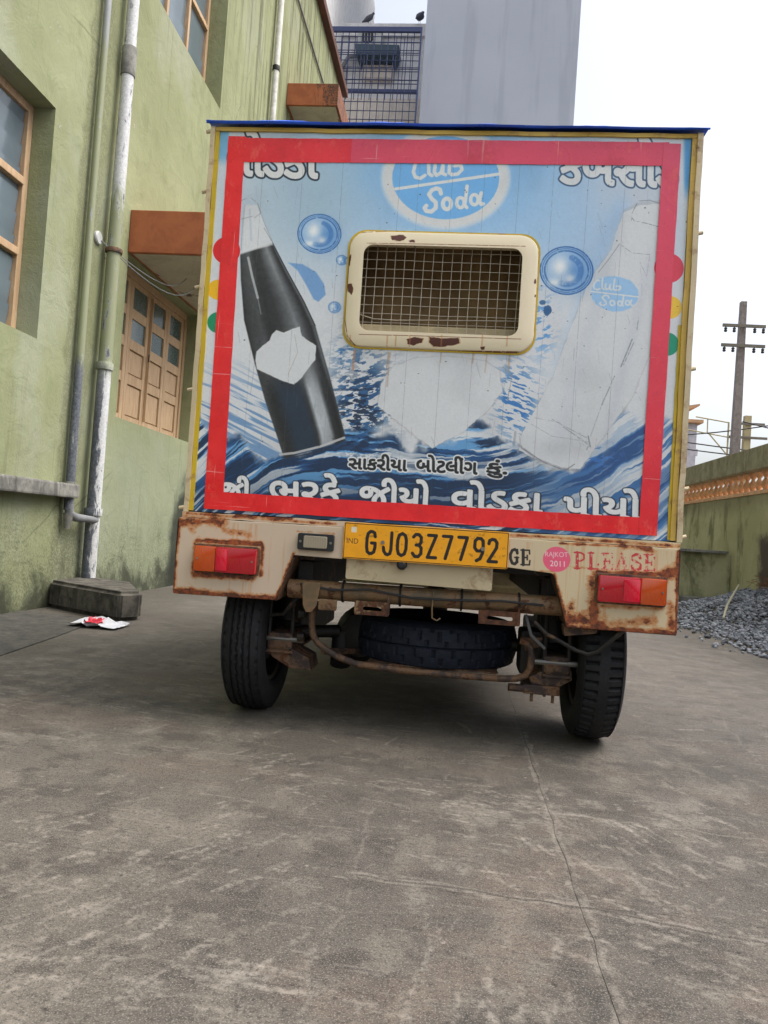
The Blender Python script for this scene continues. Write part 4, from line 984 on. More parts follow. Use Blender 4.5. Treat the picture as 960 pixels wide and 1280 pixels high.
b = B(); b.box(-2.90, -1.411, fy+.04, fy+.09, 9.585, 9.645); b.tube([(-3.06, fy+.06, 10.13), (-2.90, fy+.06, 9.61)], .035, 6); b.box(-3.2, -3.04, fy+.04, fy+.09, 10.10, 10.17); b.build('heavy_rail', 'bluebar', gr)
bar0 = B(); bar0.tube([(0, 0, 0), (0, 0, 2.6)], .009, 5); bar0 = bar0.build('vertical_bar', 'bluebar'); bar0.parent = gr; n = 14
for k in range(n):
    p = (-3.27+k*.1335+2.3, fy-15, 8.2-8.5)
    if k == 0: bar0.location = p
    else: copy_part(bar0, gr, p, (0, rnd.uniform(-.004, .004), 0))
h0 = B(); h0.tube([(-3.30, 0, 0), (-1.41, 0, 0)], .009, 5); h0 = h0.build('cross_bar', 'bluebar'); h0.parent = gr
for k, z in enumerate([8.45, 8.62, 8.80, 8.98, 9.16, 9.34, 9.52, 9.72, 9.80, 9.98, 10.03, 10.20, 10.36, 10.42, 10.58, 10.70]):
    p = (2.3, fy-15-.012, z-8.5)
    if k == 0: h0.location = p
    else: copy_part(h0, gr, p, (0, rnd.uniform(-.003, .003), 0))
for k in range(11):   # second, inner layer
    copy_part(bar0, gr, (-3.1+k*.165+2.3, .75, 1.15), (0, rnd.uniform(-.01, .01), 0)).scale = (1, 1, .52)
for k in range(5): copy_part(h0, gr, (2.3, .74, 1.3+k*.27))
def bird(x, y, z, s, turn, label):
    r0 = thing('pigeon', (x, y, z), label, 'bird', 'pigeons on the parapet'); r0.rotation_euler = (0, 0, turn)
    b = B(); b.tube([(-.13*s, 0, .02*s), (-.09*s, 0, .05*s), (-.03*s, 0, .10*s), (.03*s, 0, .155*s), (.06*s, 0, .20*s), (.075*s, 0, .235*s), (.09*s, 0, .245*s), (.115*s, 0, .235*s)],
             [.012*s, .025*s, .055*s, .055*s, .032*s, .024*s, .026*s, .004*s], 10)
    for v in b.bm.verts: v.co += Vector((x, y, z))
    b.build('body', 'bird', r0, smooth=True)
    for q in (-.018, .018): B().tube([(x-.01*s, y+q, z+.07*s), (x, y+q, z)], .004, 5).build('leg', 'rust', r0)
bird(-2.81, 17.27, 12.291, 1.15, .3, 'small hunched pigeon on the parapet above the outdoor unit'); bird(-1.63, 17.27, 12.291, 1.5, 1.2, 'larger upright pigeon on the parapet next to the tower block')
fb = thing('far_building', (8.0, 30, 0), 'small pale building far off between vehicle and utility pole', 'building')
B().box(5.5, 8.78, 30, 36, -.03, 5.55).build('wall', 'farwall', fb); B().box(5.4, 8.95, 29.8, 36.2, 5.551, 5.68, .01).build('roof', 'farroof', fb)
B().prism([(5.6, 5.681), (8.9, 6.35), (8.9, 6.28), (7.4, 5.681)], 30.2, 35).build('roof_fin', 'farroof', fb)
for k, x in enumerate((7.7, 8.25)):
    for z in (4.2, 2.6): B().box(x, x+.2, 29.96, 29.999, z, z+1.0).build('window', 'glassw', fb)
B().box(8.781, 9.0, 30.5, 31.2, 4.4, 4.65).build('chajja', 'farwall', fb)
def pole(name, x, y, h, w0, w1, label, arms, mat='pole', ins=True):
    p = thing(name, (x, y, 0), label, 'pole'); b = B(); t = bmesh.new(); bmesh.ops.create_cube(t, size=1)
    for v in t.verts:
        top = v.co.z > 0; w = w1 if top else w0; v.co = Vector((x+v.co.x*w, y+v.co.y*w, h if top else -.03))
    b.merge(t); b.build('shaft', mat, p)
    for z, l in arms:
        B().box(x-l, x+l, y-w0*.5-.05, y-w0*.5-.005, z-.04, z+.04, .005).build('crossarm', 'steel', p)
        if ins:
            for q in (-.85, -.45, .5, .9): B().lathe([(.03, 0), (.045, .03), (.03, .06), (.045, .09), (.02, .12)], (x+q*l, y-w0*.5-.03, z-.17), 'z', 8).build('insulator', 'wire', p)
    return p
pole('utility_pole', 6.80, 20, 7.05, .25, .14, 'tall grey concrete utility pole with two crossarms on the right', [(6.40, .52), (5.90, .53)])
pole('short_pole', 9.18, 26, 5.23, .24, .20, 'shorter brown post just right of the tall utility pole', [(4.95, .5), (4.5, .6)], 'olive', False)
gt = thing('wire_gantry', (8.2, 26, 0), 'mustard steel frame with insulators left of the utility pole', 'gantry')
for nm, P, rr in (('beam', [(7.55, 26, 5.12), (8.62, 26, 4.98)], .022), ('beam', [(7.3, 26, 4.68), (8.9, 26, 4.46)], .02), ('post', [(7.93, 26, 5.08), (7.94, 26, 4.6)], .02), ('post', [(8.6, 26, 5.0), (8.62, 26, .0)], .03), ('brace', [(7.98, 26, 4.6), (8.62, 26, 3.9)], .022), ('post', [(7.3, 26, 4.68), (7.3, 26, 0)], .022)):
    B().tube(P, rr, 6).build(nm, 'olive', gt)
for a_, c_, sag, lb in (((2.0, 20.2, 3.4), (12, 20.2, 5.30), .5, 'highest thin overhead cable, rising past the pole'), ((3.0, 20.1, 3.75), (12, 20.1, 3.35), .25, 'lower overhead cable, sloping gently to the right'), ((3.0, 20.3, 3.55), (12, 20.3, 3.20), .2, 'lowest overhead cable above the boundary wall'), ((7.0, 20.15, 4.05), (13, 20.15, 3.25), .15, 'overhead cable falling to the right of the pole')):
    P = [Vector(a_).lerp(Vector(c_), k/16)-Vector((0, 0, sag*math.sin(math.pi*k/16))) for k in range(17)]
    tag(B().tube(P, .017, 5).build('overhead_cable', 'wire', origin=Vector(a_)), lb, 'cable', 'overhead cables')
def rust_canvas():
    """cream paint of the rear: bumper, rails and window frame, with its rust"""
    PX = 1250.0; x0, x1, z0, z1 = RC
    def tf(x, y):
        X, Z = px_to_panel(x, y); return (X-x0)*PX, (z1-Z)*PX
    W, H = int((x1-x0)*PX), int((z1-z0)*PX)
    c = Canvas(W, H, tf, C8(204, 188, 158)); c.u = 2.66*PX/1100
    n = vnoise((H, W), (14, 14), 3, 5); n2 = vnoise((H, W), (60, 60), 4, 5, .7); fine = vnoise((H, W), (260, 260), 6, 3, .7)
    c.a *= (.96+.08*n)[..., None]
    yy, xx = np.mgrid[0:H, 0:W].astype(np.float32); X = xx/PX+x0; Z = z1-yy/PX
    bump = sm(.652, .645, Z)
    up = np.array(C8(232, 220, 192), np.float32); c.a += (up-c.a)*((1-bump)*.85)[..., None]
    grey = np.array(C8(200, 180, 162), np.float32)
    c.a += (grey-c.a)*(bump*.7)[..., None]
    low = np.array(C8(212, 196, 154), np.float32); c.a += (low-c.a)*(bump*sm(.0, .3, X)*.6)[..., None]
    # rust strength field
    f = np.zeros((H, W), np.float32)
    def ln(ax, az, bx, bz, w, k):
        nonlocal f
        vx, vz = bx-ax, bz-az; L = vx*vx+vz*vz
        t = np.clip(((X-ax)*vx+(Z-az)*vz)/L, 0, 1); d = np.hypot(X-ax-t*vx, Z-az-t*vz)
        f = np.maximum(f, k*np.exp(-(d/w)**2))
    for s_ in ((-.842, .40, -.525, .40, .016, 1.1), (-.842, .40, -.838, .622, .008, .9), (-.84, .62, -.70, .62, .022, .8), (-.525, .40, -.479, .54, .008, .9), (-.70, .60, -.62, .585, .014, .62), (-.80, .59, -.76, .56, .014, .6),
               (-.777, .56, -.58, .562, .010, 1.1), (-.574, .56, -.574, .47, .010, .95), (-.777, .458, -.60, .458, .013, 1.0), (-.785, .55, -.785, .46, .008, .8),
               (-.66, .645, -.5, .645, .012, 1.0), (-.82, .64, -.36, .636, .007, .75), (.16, .638, .64, .636, .008, .8), (.30, .622, .56, .627, .006, .9), (.48, .628, .56, .62, .012, .85),
               (.335, .384, .644, .386, .013, .95), (.644, .385, .638, .62, .009, 1.2), (.335, .384, .29, .53, .009, 1.0), (.34, .40, .43, .40, .03, .85), (.41, .40, .405, .53, .022, .95), (.415, .545, .60, .552, .011, 1.05), (.60, .55, .64, .57, .020, 1.0),
               (.62, .47, .63, .40, .016, .8), (.43, .45, .60, .455, .012, .75), (.46, .40, .58, .42, .022, .62), (.25, .538, .29, .54, .006, .7), (-.47, .607, -.36, .607, .006, .5), (.345, .44, .35, .46, .014, .55), (.30, .56, .42, .553, .006, .6)): ln(*s_)
    field = f*.92+(n2-.5)*1.0+(n-.5)*.5
    spots = (n2-.5)*1.2+(fine-.5)*.3
    halo = sm(.24, .66, field); core = sm(.60, .80, field)
    orange = np.array(C8(186, 112, 56), np.float32); dark = np.array(C8(84, 42, 26), np.float32); mid = np.array(C8(146, 74, 36), np.float32)
    c.a += (orange-c.a)*(halo*.7*(Z < .66))[..., None]
    rc = mid+(dark-mid)*sm(.35, .65, vnoise((H, W), (120, 120), 9, 4, .7))[..., None]
    c.a += (rc-c.a)*(core*(Z < .66))[..., None]
    sp = sm(.40, .46, spots)*(Z < .66); c.a += (mid-c.a)*sp[..., None]
    # vertical run stains
    run = vnoise((H, W), (3, 110), 12, 4, .6); m = sm(.6, .72, run)*(Z < .62)*.25; c.a += (orange-c.a)*m[..., None]
    # window frame: flaked patches
    pt = C8(84, 44, 34)
    def flake(P, seed):
        c.poly([(420+a/3.556, 280+b/3.556) for a, b in P], C8(190, 150, 104), 2.0, .7, 3, seed); q = np.array([(420+a/3.556, 280+b/3.556) for a, b in P]); c.poly(q.mean(0)+(q-q.mean(0))*.93, pt, .9, 1, 4, seed)
    flake([(240, 58), (300, 54), (316, 66), (302, 80), (268, 84), (250, 76)], 1); flake([(320, 80), (350, 76), (352, 88), (330, 90)], 2)
    flake([(52, 272), (74, 270), (82, 296), (72, 322), (54, 306)], 3); flake([(58, 150), (68, 140), (66, 190), (58, 200)], 4)
    flake([(312, 515), (350, 505), (392, 512), (384, 532), (345, 545), (318, 538)], 5); flake([(410, 505), (470, 512), (548, 512), (554, 535), (520, 545), (430, 552), (412, 530)], 6)
    flake([(640, 550), (660, 548), (658, 562), (642, 562)], 7); flake([(876, 250), (888, 248), (888, 270), (878, 272)], 8); flake([(880, 318), (888, 318), (886, 330), (880, 330)], 9)
    for P, w in (([(60, 545), (140, 556), (300, 560), (600, 568), (820, 572)], 1.6), ([(44, 320), (40, 420), (52, 500), (90, 548)], 1.0), ([(60, 90), (56, 200), (50, 300)], 1.6), ([(110, 44), (300, 34), (560, 40)], .9), ([(900, 120), (896, 300), (880, 480)], .8), ([(140, 92), (400, 96), (840, 106)], .8), ([(105, 495), (380, 502), (820, 516)], .8)):
        c.stroke([(420+a/3.556, 280+b/3.556) for a, b in P], w, C8(104, 54, 34), 1.0, .85, jit=.36, seed=int(P[0][0]))
    for x_ in (66, 230, 268, 330, 470, 650, 760): c.stroke([(420+x_/3.556, 280+500/3.556), (420+(x_-3)/3.556, 280+545/3.556)], 1.8, C8(190, 130, 80), 2, .5, jit=.2, seed=x_)
    # hand painted words
    blk = C8(40, 38, 36)
    def serif(strokes, ox, oy, sx, sy, col, wd, jit=0, seed=1):
        for P, k in strokes: c.stroke([(ox+a*sx, oy+b*sy+a*sx*.035) for a, b in P], wd*k, col, .8, 1, jit=jit, seed=seed+int(k*10))
    Gs = [([(.9, .25), (.85, .08), (.6, 0), (.3, .08), (.1, .35), (.1, .65), (.3, .95), (.6, 1), (.88, .85)], 1.5), ([(.86, .85), (.86, .55)], 1.4), ([(.6, .55), (1.05, .55)], .8), ([(.93, 0), (.93, .3)], .8)]
    Es = [([(.25, 0), (.25, 1)], 1.6), ([(0, 0), (.95, 0), (.97, .25)], .8), ([(0, 1), (.95, 1), (1, .7)], .8), ([(.25, .5), (.7, .5)], .8), ([(.7, .35), (.7, .65)], .8)]
    serif(Gs, 636, 686, 10.5, 18, blk, 2.3); serif(Es, 650, 687, 11, 18, blk, 2.3)
    Pp = [([(.25, 0), (.25, 1)], 1.6), ([(0, 0), (.6, 0), (.9, .12), (.9, .4), (.6, .52), (.25, .52)], .9), ([(0, 1), (.5, 1)], .8)]
    Ll = [([(.25, 0), (.25, 1)], 1.6), ([(0, 0), (.5, 0)], .8), ([(0, 1), (.9, 1), (.95, .7)], .9)]
    Aa = [([(0, 1), (.5, 0)], .8), ([(.5, 0), (.9, 1)], 1.6), ([(.2, .65), (.75, .65)], .8), ([(-.1, 1), (.25, 1)], .8), ([(.7, 1), (1.1, 1)], .8)]
    Ss = [([(.85, .25), (.75, .03), (.45, 0), (.15, .12), (.15, .35), (.5, .5), (.85, .65), (.85, .9), (.5, 1), (.15, .95), (.08, .75)], 1.4)]
    rd = C8(196, 60, 66)
    for k, (g_, x_, jt) in enumerate(((Pp, 716, .30), (Ll, 733, .36), (Es, 750, .62), (Aa, 768, .55), (Ss, 786, .44), (Es, 802, .50))): serif(g_, x_, 690+(x_-716)*.03, 13, 19.5, rd, 2.3, jt, 30+k*7)
    c.poly(c.ell(694, 698.5, 17, 15.5, .1), C8(232, 96, 128), .8, 1)
    c.text('RAJKOT', [(680, 689), (708, 690), (708, 698), (680, 697)], C8(240, 206, 214), bold=.2); c.text('2011', [(686, 700), (704, 701), (704, 708), (686, 707)], C8(246, 226, 230), bold=.2)
    return c.image('rear_cream_paint')

def plate_canvas():
    PX = 2400.0; W, H = int(.486*PX), int(.108*PX)
    c = Canvas(W, H, lambda x, y: (np.asarray(x, float)*W, np.asarray(y, float)*H), C8(238, 164, 14)); c.u = 1
    c.a *= (1+.08*(vnoise((H, W), (6, 20), 3, 4)-.5))[..., None]
    k = C8(26, 24, 22)
    S = {'G': [[(.95, .22), (.85, .05), (.6, 0), (.35, 0), (.1, .1), (.0, .3), (0, .7), (.1, .92), (.35, 1), (.6, 1), (.88, .92), (.98, .72), (.98, .52), (.55, .52)]],
         'J': [[(.95, 0), (.95, .75), (.85, .94), (.6, 1), (.35, .98), (.12, .85), (.05, .68)]], '0': [[(.5, 0), (.15, .08), (0, .3), (0, .7), (.15, .92), (.5, 1), (.85, .92), (1, .7), (1, .3), (.85, .08), (.5, 0)]],
         '3': [[(.05, .12), (.3, 0), (.65, 0), (.95, .12), (.95, .36), (.72, .48), (.4, .48)], [(.72, .48), (1, .6), (1, .86), (.7, 1), (.3, 1), (.02, .86)]],
         'Z': [[(.05, 0), (.95, 0), (.05, 1), (1, 1)]], '7': [[(0, 0), (.98, 0), (.35, 1)]],
         '9': [[(.98, .35), (.95, .1), (.7, 0), (.3, 0), (.03, .12), (.02, .42), (.3, .56), (.7, .56), (.98, .4), (.95, .65), (.7, .9), (.3, 1)]], '2': [[(.03, .2), (.1, .06), (.4, 0), (.7, .02), (.95, .15), (.92, .38), (.04, 1), (1, 1)]]}
    for ch, x in zip('GJ03Z7792', (.145, .245, .333, .425, .515, .607, .700, .797, .880)):
        for st in S[ch]: c.stroke([(x+.052*a, .22+.60*b) for a, b in st], 23, k, .9)
    for P in ([(.006, .03), (.994, .03), (.994, .97), (.006, .97)],): c.stroke(P, 5, k, .8, closed=True)
    c.text('IND', [(.022, .44), (.092, .44), (.092, .58), (.022, .58)], C8(70, 60, 40), bold=.6)
    c.poly([(.045, .12), (.078, .12), (.078, .27), (.045, .27)], C8(226, 220, 206), 1, .95)
    d = vnoise((H, W), (8, 30), 8, 5, .7); c.a *= (1-.25*sm(.62, .8, d))[..., None]
    return c.image('number_plate_print')
# ------------------------------------------------------------ three wheeled cargo vehicle
HP = [[0.0025669086, 0.00015953889, -1.5682585], [0.00023197179, -0.0025543196, 2.2550176], [0.00010535033, 3.670491e-05, 1.0]]
PX0, PX1, PZ0, PZ1 = -.84, .65, .640, 1.850
RC = (-.86, .66, .37, 1.56)
poster_m = m_image('printed_vinyl', paint_poster(), rough=.33, bump=.22)
cream_m = m_image('cream_rear_paint', rust_canvas(), rough=.5, bump=.2)
plate_m = m_image('number_plate_face', plate_canvas(), rough=.35, bump=.1)
TR = Vector((-.096, 2.3, 0))
truck = thing('cargo_three_wheeler', TR, 'boxy three wheeled soda delivery vehicle seen from behind, red taped poster on its rear', 'vehicle')
truck.rotation_euler = (0, R(-0.3), 0)
Y0 = 2.30
def rrect(x0, x1, z0, z1, r, n=6):
    P = []
    for cx, cz, a0 in ((x1-r, z1-r, 0), (x0+r, z1-r, 90), (x0+r, z0+r, 180), (x1-r, z0+r, 270)):
        for k in range(n+1): a = R(a0+90*k/n); P.append((cx+r*math.cos(a), cz+r*math.sin(a)))
    return P
def ring_plate(outer, inner, y0, y1, name, mat, parent, uv=None, sub=0):
    """flat ring between two outlines with matching point counts, with thickness"""
    b = B(); n = len(outer)
    o0 = [b.bm.verts.new((x, y0, z)) for x, z in outer]; i0 = [b.bm.verts.new((x, y0, z)) for x, z in inner]
    o1 = [b.bm.verts.new((x, y1, z)) for x, z in outer]; i1 = [b.bm.verts.new((x, y1, z)) for x, z in inner]
    for k in range(n):
        j = (k+1) % n
        b.bm.faces.new((o0[k], o0[j], i0[j], i0[k])); b.bm.faces.new((o1[k], i1[k], i1[j], o1[j]))
        b.bm.faces.new((o0[k], o1[k], o1[j], o0[j])); b.bm.faces.new((i0[k], i0[j], i1[j], i1[k]))
    return b.build(name, mat, parent, uv=uv)
win_o = rrect(-.375, .195, 1.176, 1.532, .055); win_i = rrect(-.338, .156, 1.216, 1.497, .030)
def to_rect(P, x0, x1, z0, z1, cx=-.09, cz=1.355):
    out = []
    for x, z in P:
        dx, dz = x-cx, z-cz
        s = min(((x1 if dx > 0 else x0)-cx)/dx if abs(dx) > 1e-6 else 1e9, ((z1 if dz > 0 else z0)-cz)/dz if abs(dz) > 1e-6 else 1e9)
        out.append((cx+dx*s, cz+dz*s))
    # corners snap
    for c in ((x0, z0), (x1, z0), (x0, z1), (x1, z1)):
        k = min(range(len(out)), key=lambda i: (out[i][0]-c[0])**2+(out[i][1]-c[1])**2); out[k] = c
    return out
dense = []
for k in range(len(win_o)):
    a, c = Vector(win_o[k]), Vector(win_o[(k+1) % len(win_o)]); m = 6 if (c-a).length > .1 else 1
    for q in range(m): dense.append(tuple(a.lerp(c, q/m)))
hole = [(-.09+(x+.09)*.985, 1.355+(z-1.355)*.985) for x, z in dense]
ring_plate(to_rect(dense, -.806, .618, .648, 1.836), hole, Y0, Y0+.018, 'poster_panel', poster_m, truck, uv=(PX0, PX1, PZ0, PZ1))
# window: pressed cream frame standing proud, wire mesh
def frame_ring(y, o, i, name, mat, parent, uv):
    b = B(); levels = []
    def shrink(P, d): return [(x-math.copysign(d, x+.09), z-math.copysign(d, z-1.355)) for x, z in P]
    prof = [(o, Y0-.001), (shrink(o, .003), Y0-.010), (shrink(o, .010), Y0-.0135), (shrink(i, -.009), Y0-.0135), (shrink(i, -.003), Y0-.011), (i, Y0-.004), (i, Y0+.03)]
    V = [[b.bm.verts.new((x, yy, z)) for x, z in P] for P, yy in prof]; n = len(o)
    for a, c in zip(V, V[1:]):
        for k in range(n): b.bm.faces.new((a[k], a[(k+1) % n], c[(k+1) % n], c[k]))
    return b.build(name, mat, parent, smooth=True, uv=uv)
wf = frame_ring(0, win_o, win_i, 'window_frame', cream_m, truck, RC)
gr_o = [(-.09+(x+.09)*1.018, 1.355+(z-1.355)*1.024) for x, z in win_o]
ring_plate(gr_o, win_o, Y0-.0025, Y0-.0002, 'window_gasket', 'yellow', truck)
w0 = B(); w0.tube([(0, 0, -.146), (0, 0, .146)], .0011, 6); w0 = w0.build('wire', 'wiremesh'); w0.parent = wf
r = random.Random(2)
for k in range(17):
    p = (-.338+.494*(k+.55)/17.1+.096, .020-.0, 1.356); p = (p[0], .020, p[2])
    if k == 0: w0.location = p; w0.rotation_euler = (0, .01, 0)
    else: copy_part(w0, wf, p, (0, .012+r.uniform(-.008, .008), 0))
x0b = B(); x0b.tube([(-.251, 0, 0), (-.12, 0, .001), (.0, 0, -.001), (.12, 0, .0005), (.251, 0, 0)], .0011, 6); x0b = x0b.build('cross_wire', 'wiremesh'); x0b.parent = wf
for k in range(10):
    p = (.005, .0225, 1.497-.281*(k+.6)/10.2)
    if k == 0: x0b.location = p
    else: copy_part(x0b, wf, p, (0, r.uniform(-.006, .006), 0))
b = B(); b.tube([(-.338, Y0+.019, 1.283), (-.29, Y0+.018, 1.270), (-.22, Y0+.018, 1.268), (-.12, Y0+.018, 1.272), (.155, Y0+.018, 1.279)], .0014, 6); b.build('loose_wire', 'wiremesh', wf)
B().box(-.42, .24, Y0+.05, Y0+.10, 1.224, 1.262, .003).build('inner_ledge', 'cabp', truck)
# box carcass
bx0, bx1, zt = -.833, .645, 1.848
for nm, q in (('side_panel', (bx0, bx0+.02, Y0+.019, 3.95, .645, zt)), ('side_panel', (bx1-.02, bx1, Y0+.019, 3.95, .645, zt))): add(truck, nm, 'sidep', *q, bev=.003)
add(truck, 'box_roof', 'inside', bx0+.021, bx1-.021, Y0+.02, 3.93, zt-.03, zt-.004, bev=0); add(truck, 'box_floor', 'under', bx0+.021, bx1-.021, Y0+.02, 3.93, .60, .660, bev=0)
add(truck, 'box_front', 'inside', bx0+.021, bx1-.021, 3.931, 3.95, .60, zt-.004, bev=0)
for x in (-.5, -.1, .3): add(truck, 'roof_rib', 'inside', x-.02, x+.02, Y0+.1, 3.9, zt-.07, zt-.031, bev=0)
add(truck, 'inner_lining', 'inside', bx0+.022, bx1-.022, Y0+.20, Y0+.22, .661, zt-.035, bev=0)
# rear frame: cream angle, yellow trim, ochre on the right
def bent_strip(x0, x1, z0, z1, y0, y1, name, mat, seed, uv=None, amp=.0012):
    rr = random.Random(seed); b = B(); n = 24; vert = (z1-z0) > (x1-x0)
    V = []
    for k in range(n+1):
        u = k/n; j = rr.uniform(-amp, amp)
        if vert: z = z0+(z1-z0)*u; V.append([b.bm.verts.new(p) for p in ((x0+j, y1, z), (x0+j, y0+abs(j), z), (x1+j, y0+abs(j), z), (x1+j, y1, z))])
        else: x = x0+(x1-x0)*u; V.append([b.bm.verts.new(p) for p in ((x, y1, z0+j), (x, y0+abs(j), z0+j), (x, y0+abs(j), z1+j), (x, y1, z1+j))])
    for a, c in zip(V, V[1:]):
        for k in range(4): b.bm.faces.new((a[k], a[(k+1) % 4], c[(k+1) % 4], c[k]))
    b.bm.faces.new(V[0]); b.bm.faces.new(V[-1][::-1])
    return b.build(name, mat, truck, uv=uv)
bent_strip(-.8345, -.820, .646, 1.846, Y0-.010, Y0+.03, 'corner_angle', 'cream', 1); bent_strip(.634, .650, .646, 1.846, Y0-.012, Y0+.03, 'corner_angle', 'cream', 2)
bent_strip(-.8195, -.806, .650, 1.832, Y0-.006, Y0+.012, 'yellow_trim', 'yellow', 3); bent_strip(.6185, .6335, .650, 1.832, Y0-.007, Y0+.012, 'yellow_trim', 'brass', 4)
bent_strip(-.8195, .6335, 1.8335, 1.8455, Y0-.007, Y0+.012, 'top_trim', 'brass', 5); bent_strip(.61, .618, .652, 1.28, Y0-.003, Y0+.002, 'yellow_piping', 'yellow', 6)
# blue sheet over the roof with a drooping edge
tb = B(); n = 60; rr = random.Random(8); V = []
for k in range(n+1):
    x = bx0-.012+(bx1-bx0+.030)*k/n; d = .0045*math.sin(k*.5)+rr.uniform(-.002, .002); thk = .008+.006*(1-k/n)
    V.append([tb.bm.verts.new(p) for p in ((x, Y0-.020+d, 1.8495+d*.3), (x, Y0-.024+d, 1.8495+thk*.6+d*.4), (x, Y0-.012+d, 1.851+thk), (x, Y0+.4, 1.857+thk*.5), (x, 3.96, 1.856))])
for a, c in zip(V, V[1:]):
    for k in range(4): tb.bm.faces.new((a[k], a[k+1], c[k+1], c[k]))
tarp = tb.build('roof_tarp', 'tarp', truck, smooth=True); sm_ = tarp.modifiers.new('thick', 'SOLIDIFY'); sm_.thickness = .0015
# red tape borders
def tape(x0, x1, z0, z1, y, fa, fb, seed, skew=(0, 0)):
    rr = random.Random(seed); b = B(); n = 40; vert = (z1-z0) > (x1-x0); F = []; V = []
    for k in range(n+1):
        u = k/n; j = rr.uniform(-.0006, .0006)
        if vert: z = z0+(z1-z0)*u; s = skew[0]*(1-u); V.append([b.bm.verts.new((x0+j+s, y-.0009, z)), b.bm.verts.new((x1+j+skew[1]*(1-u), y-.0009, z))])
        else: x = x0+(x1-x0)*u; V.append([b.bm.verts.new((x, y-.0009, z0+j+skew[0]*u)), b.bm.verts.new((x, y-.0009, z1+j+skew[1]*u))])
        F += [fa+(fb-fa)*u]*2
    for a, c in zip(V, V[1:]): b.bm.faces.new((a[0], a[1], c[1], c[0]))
    o = b.build('red_tape', 'tape', truck); at = o.data.attributes.new('sky_sheen', 'FLOAT', 'POINT'); at.data.foreach_set('value', F)  # share of painted sky reflection along the strip
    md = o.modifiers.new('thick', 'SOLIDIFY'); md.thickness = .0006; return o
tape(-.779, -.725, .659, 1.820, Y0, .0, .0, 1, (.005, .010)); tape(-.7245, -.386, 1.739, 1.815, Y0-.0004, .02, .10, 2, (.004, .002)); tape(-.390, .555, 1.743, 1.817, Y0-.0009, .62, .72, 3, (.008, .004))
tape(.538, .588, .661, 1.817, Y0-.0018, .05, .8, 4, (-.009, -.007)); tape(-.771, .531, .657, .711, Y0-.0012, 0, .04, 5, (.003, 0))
# bottom rail and bumper
bent_strip(-.835, .645, .628, .6455, Y0-.016, Y0+.03, 'bottom_rail', cream_m, 9, uv=RC, amp=.0018)
Lp = [(-.838, .626), (-.843, .399), (-.838, .394), (-.530, .397), (-.522, .404), (-.479, .535), (-.331, .533), (-.331, .627)]
Rp = [(.150, .627), (.150, .542), (.284, .533), (.292, .527), (.333, .388), (.338, .381), (.640, .381), (.645, .387), (.638, .627)]
for P in (Lp, Rp):
    B().prism(P, Y0-.030, Y0-.022, .0018).build('bumper_panel', cream_m, truck, uv=RC)
B().box(-.3305, .1495, Y0-.030, Y0-.022, .545, .627, .0015).build('bumper_panel', cream_m, truck, uv=RC)
for P in (((-.845, .394), (-.522, .396)), ((.333, .378), (.646, .378))):
    B().box(P[0][0], P[1][0], Y0-.0215, Y0+.06, P[0][1]+.001, P[0][1]+.007, .001).build('bumper_flange', 'creamrust', truck)
for (x0, x1, z0, z1) in ((-.846, -.839, .40, .622), (.639, .646, .386, .624)): B().box(x0, x1, Y0-.0214, Y0+.05, z0, z1, .001).build('bumper_return', 'creamrust', truck)
for (P, q) in (((-.525, .40), (-.481, .53)), ((.336, .385), (.290, .53))):
    b = B(); b.quad((P[0], Y0-.0215, P[1]), (q[0], Y0-.0215, q[1]), (q[0], Y0+.12, q[1]), (P[0], Y0+.12, P[1])); o = b.build('bumper_gusset', 'rust', truck); md = o.modifiers.new('thick', 'SOLIDIFY'); md.thickness = .004
B().prism([(.336, .352), (.330, .384), (.43, .384), (.425, .365)], Y0+.0, Y0+.05).build('rusty_bracket', 'rust', truck)
# lamps
def tail_light(x0, x1, z0, z1, amber_left, lab=None):
    b = B(); b.prism(rrect(x0-.006, x1+.006, z0-.006, z1+.006, .010, 3), Y0-.037, Y0-.0305, .001); base = b.build('tail_light', 'rust', truck)
    w = x1-x0; e = [0, .40, .52, .68, 1] if not amber_left else [0, .33, .50, .68, 1]
    segs = ((x0, x0+w*.345, 'amber'), (x0+w*.346, x1, 'red'), (x0+w*.36, x0+w*.54, 'redb')) if amber_left else ((x0, x0+w*.62, 'red'), (x0+w*.37, x0+w*.615, 'redb'), (x0+w*.621, x1, 'amber'))
    for i, (a, c, mt) in enumerate(segs):
        P = rrect(a, c, z0+(.006 if mt == 'redb' else 0), z1-(.006 if mt == 'redb' else 0), .003 if mt == 'redb' else .005, 3); B().prism(P, Y0-.0605 if mt == 'redb' else Y0-.058, Y0-.0585 if mt == 'redb' else Y0-.0372, .0008 if mt == 'redb' else .003).build({'amber': 'amber_lens', 'red': 'red_lens', 'redb': 'reflector'}[mt], mt, base, smooth=True)
    for x in (x0+w*.06, x1-w*.06): B().lathe([(.003, -.002), (.003, 0), (.001, .001)], (x, Y0-.0585, (z0+z1)/2), 'y', 8).build('screw', 'bolt', base)
tail_light(-.775, -.585, .469, .545, True); tail_light(.414, .603, .463, .538, False)
b = B(); b.prism(rrect(-.466, -.357, .553, .603, .006, 3), Y0-.046, Y0-.0305, .002); rl = b.build('reversing_lamp', 'blackp', truck); B().prism(rrect(-.447, -.376, .560, .596, .004, 3), Y0-.052, Y0-.0462, .002).build('clear_lens', 'clear', rl)
for x in (-.457, -.366): B().lathe([(.004, -.001), (.004, .001)], (x, Y0-.0475, .578), 'y', 8).build('screw', 'bolt', rl)
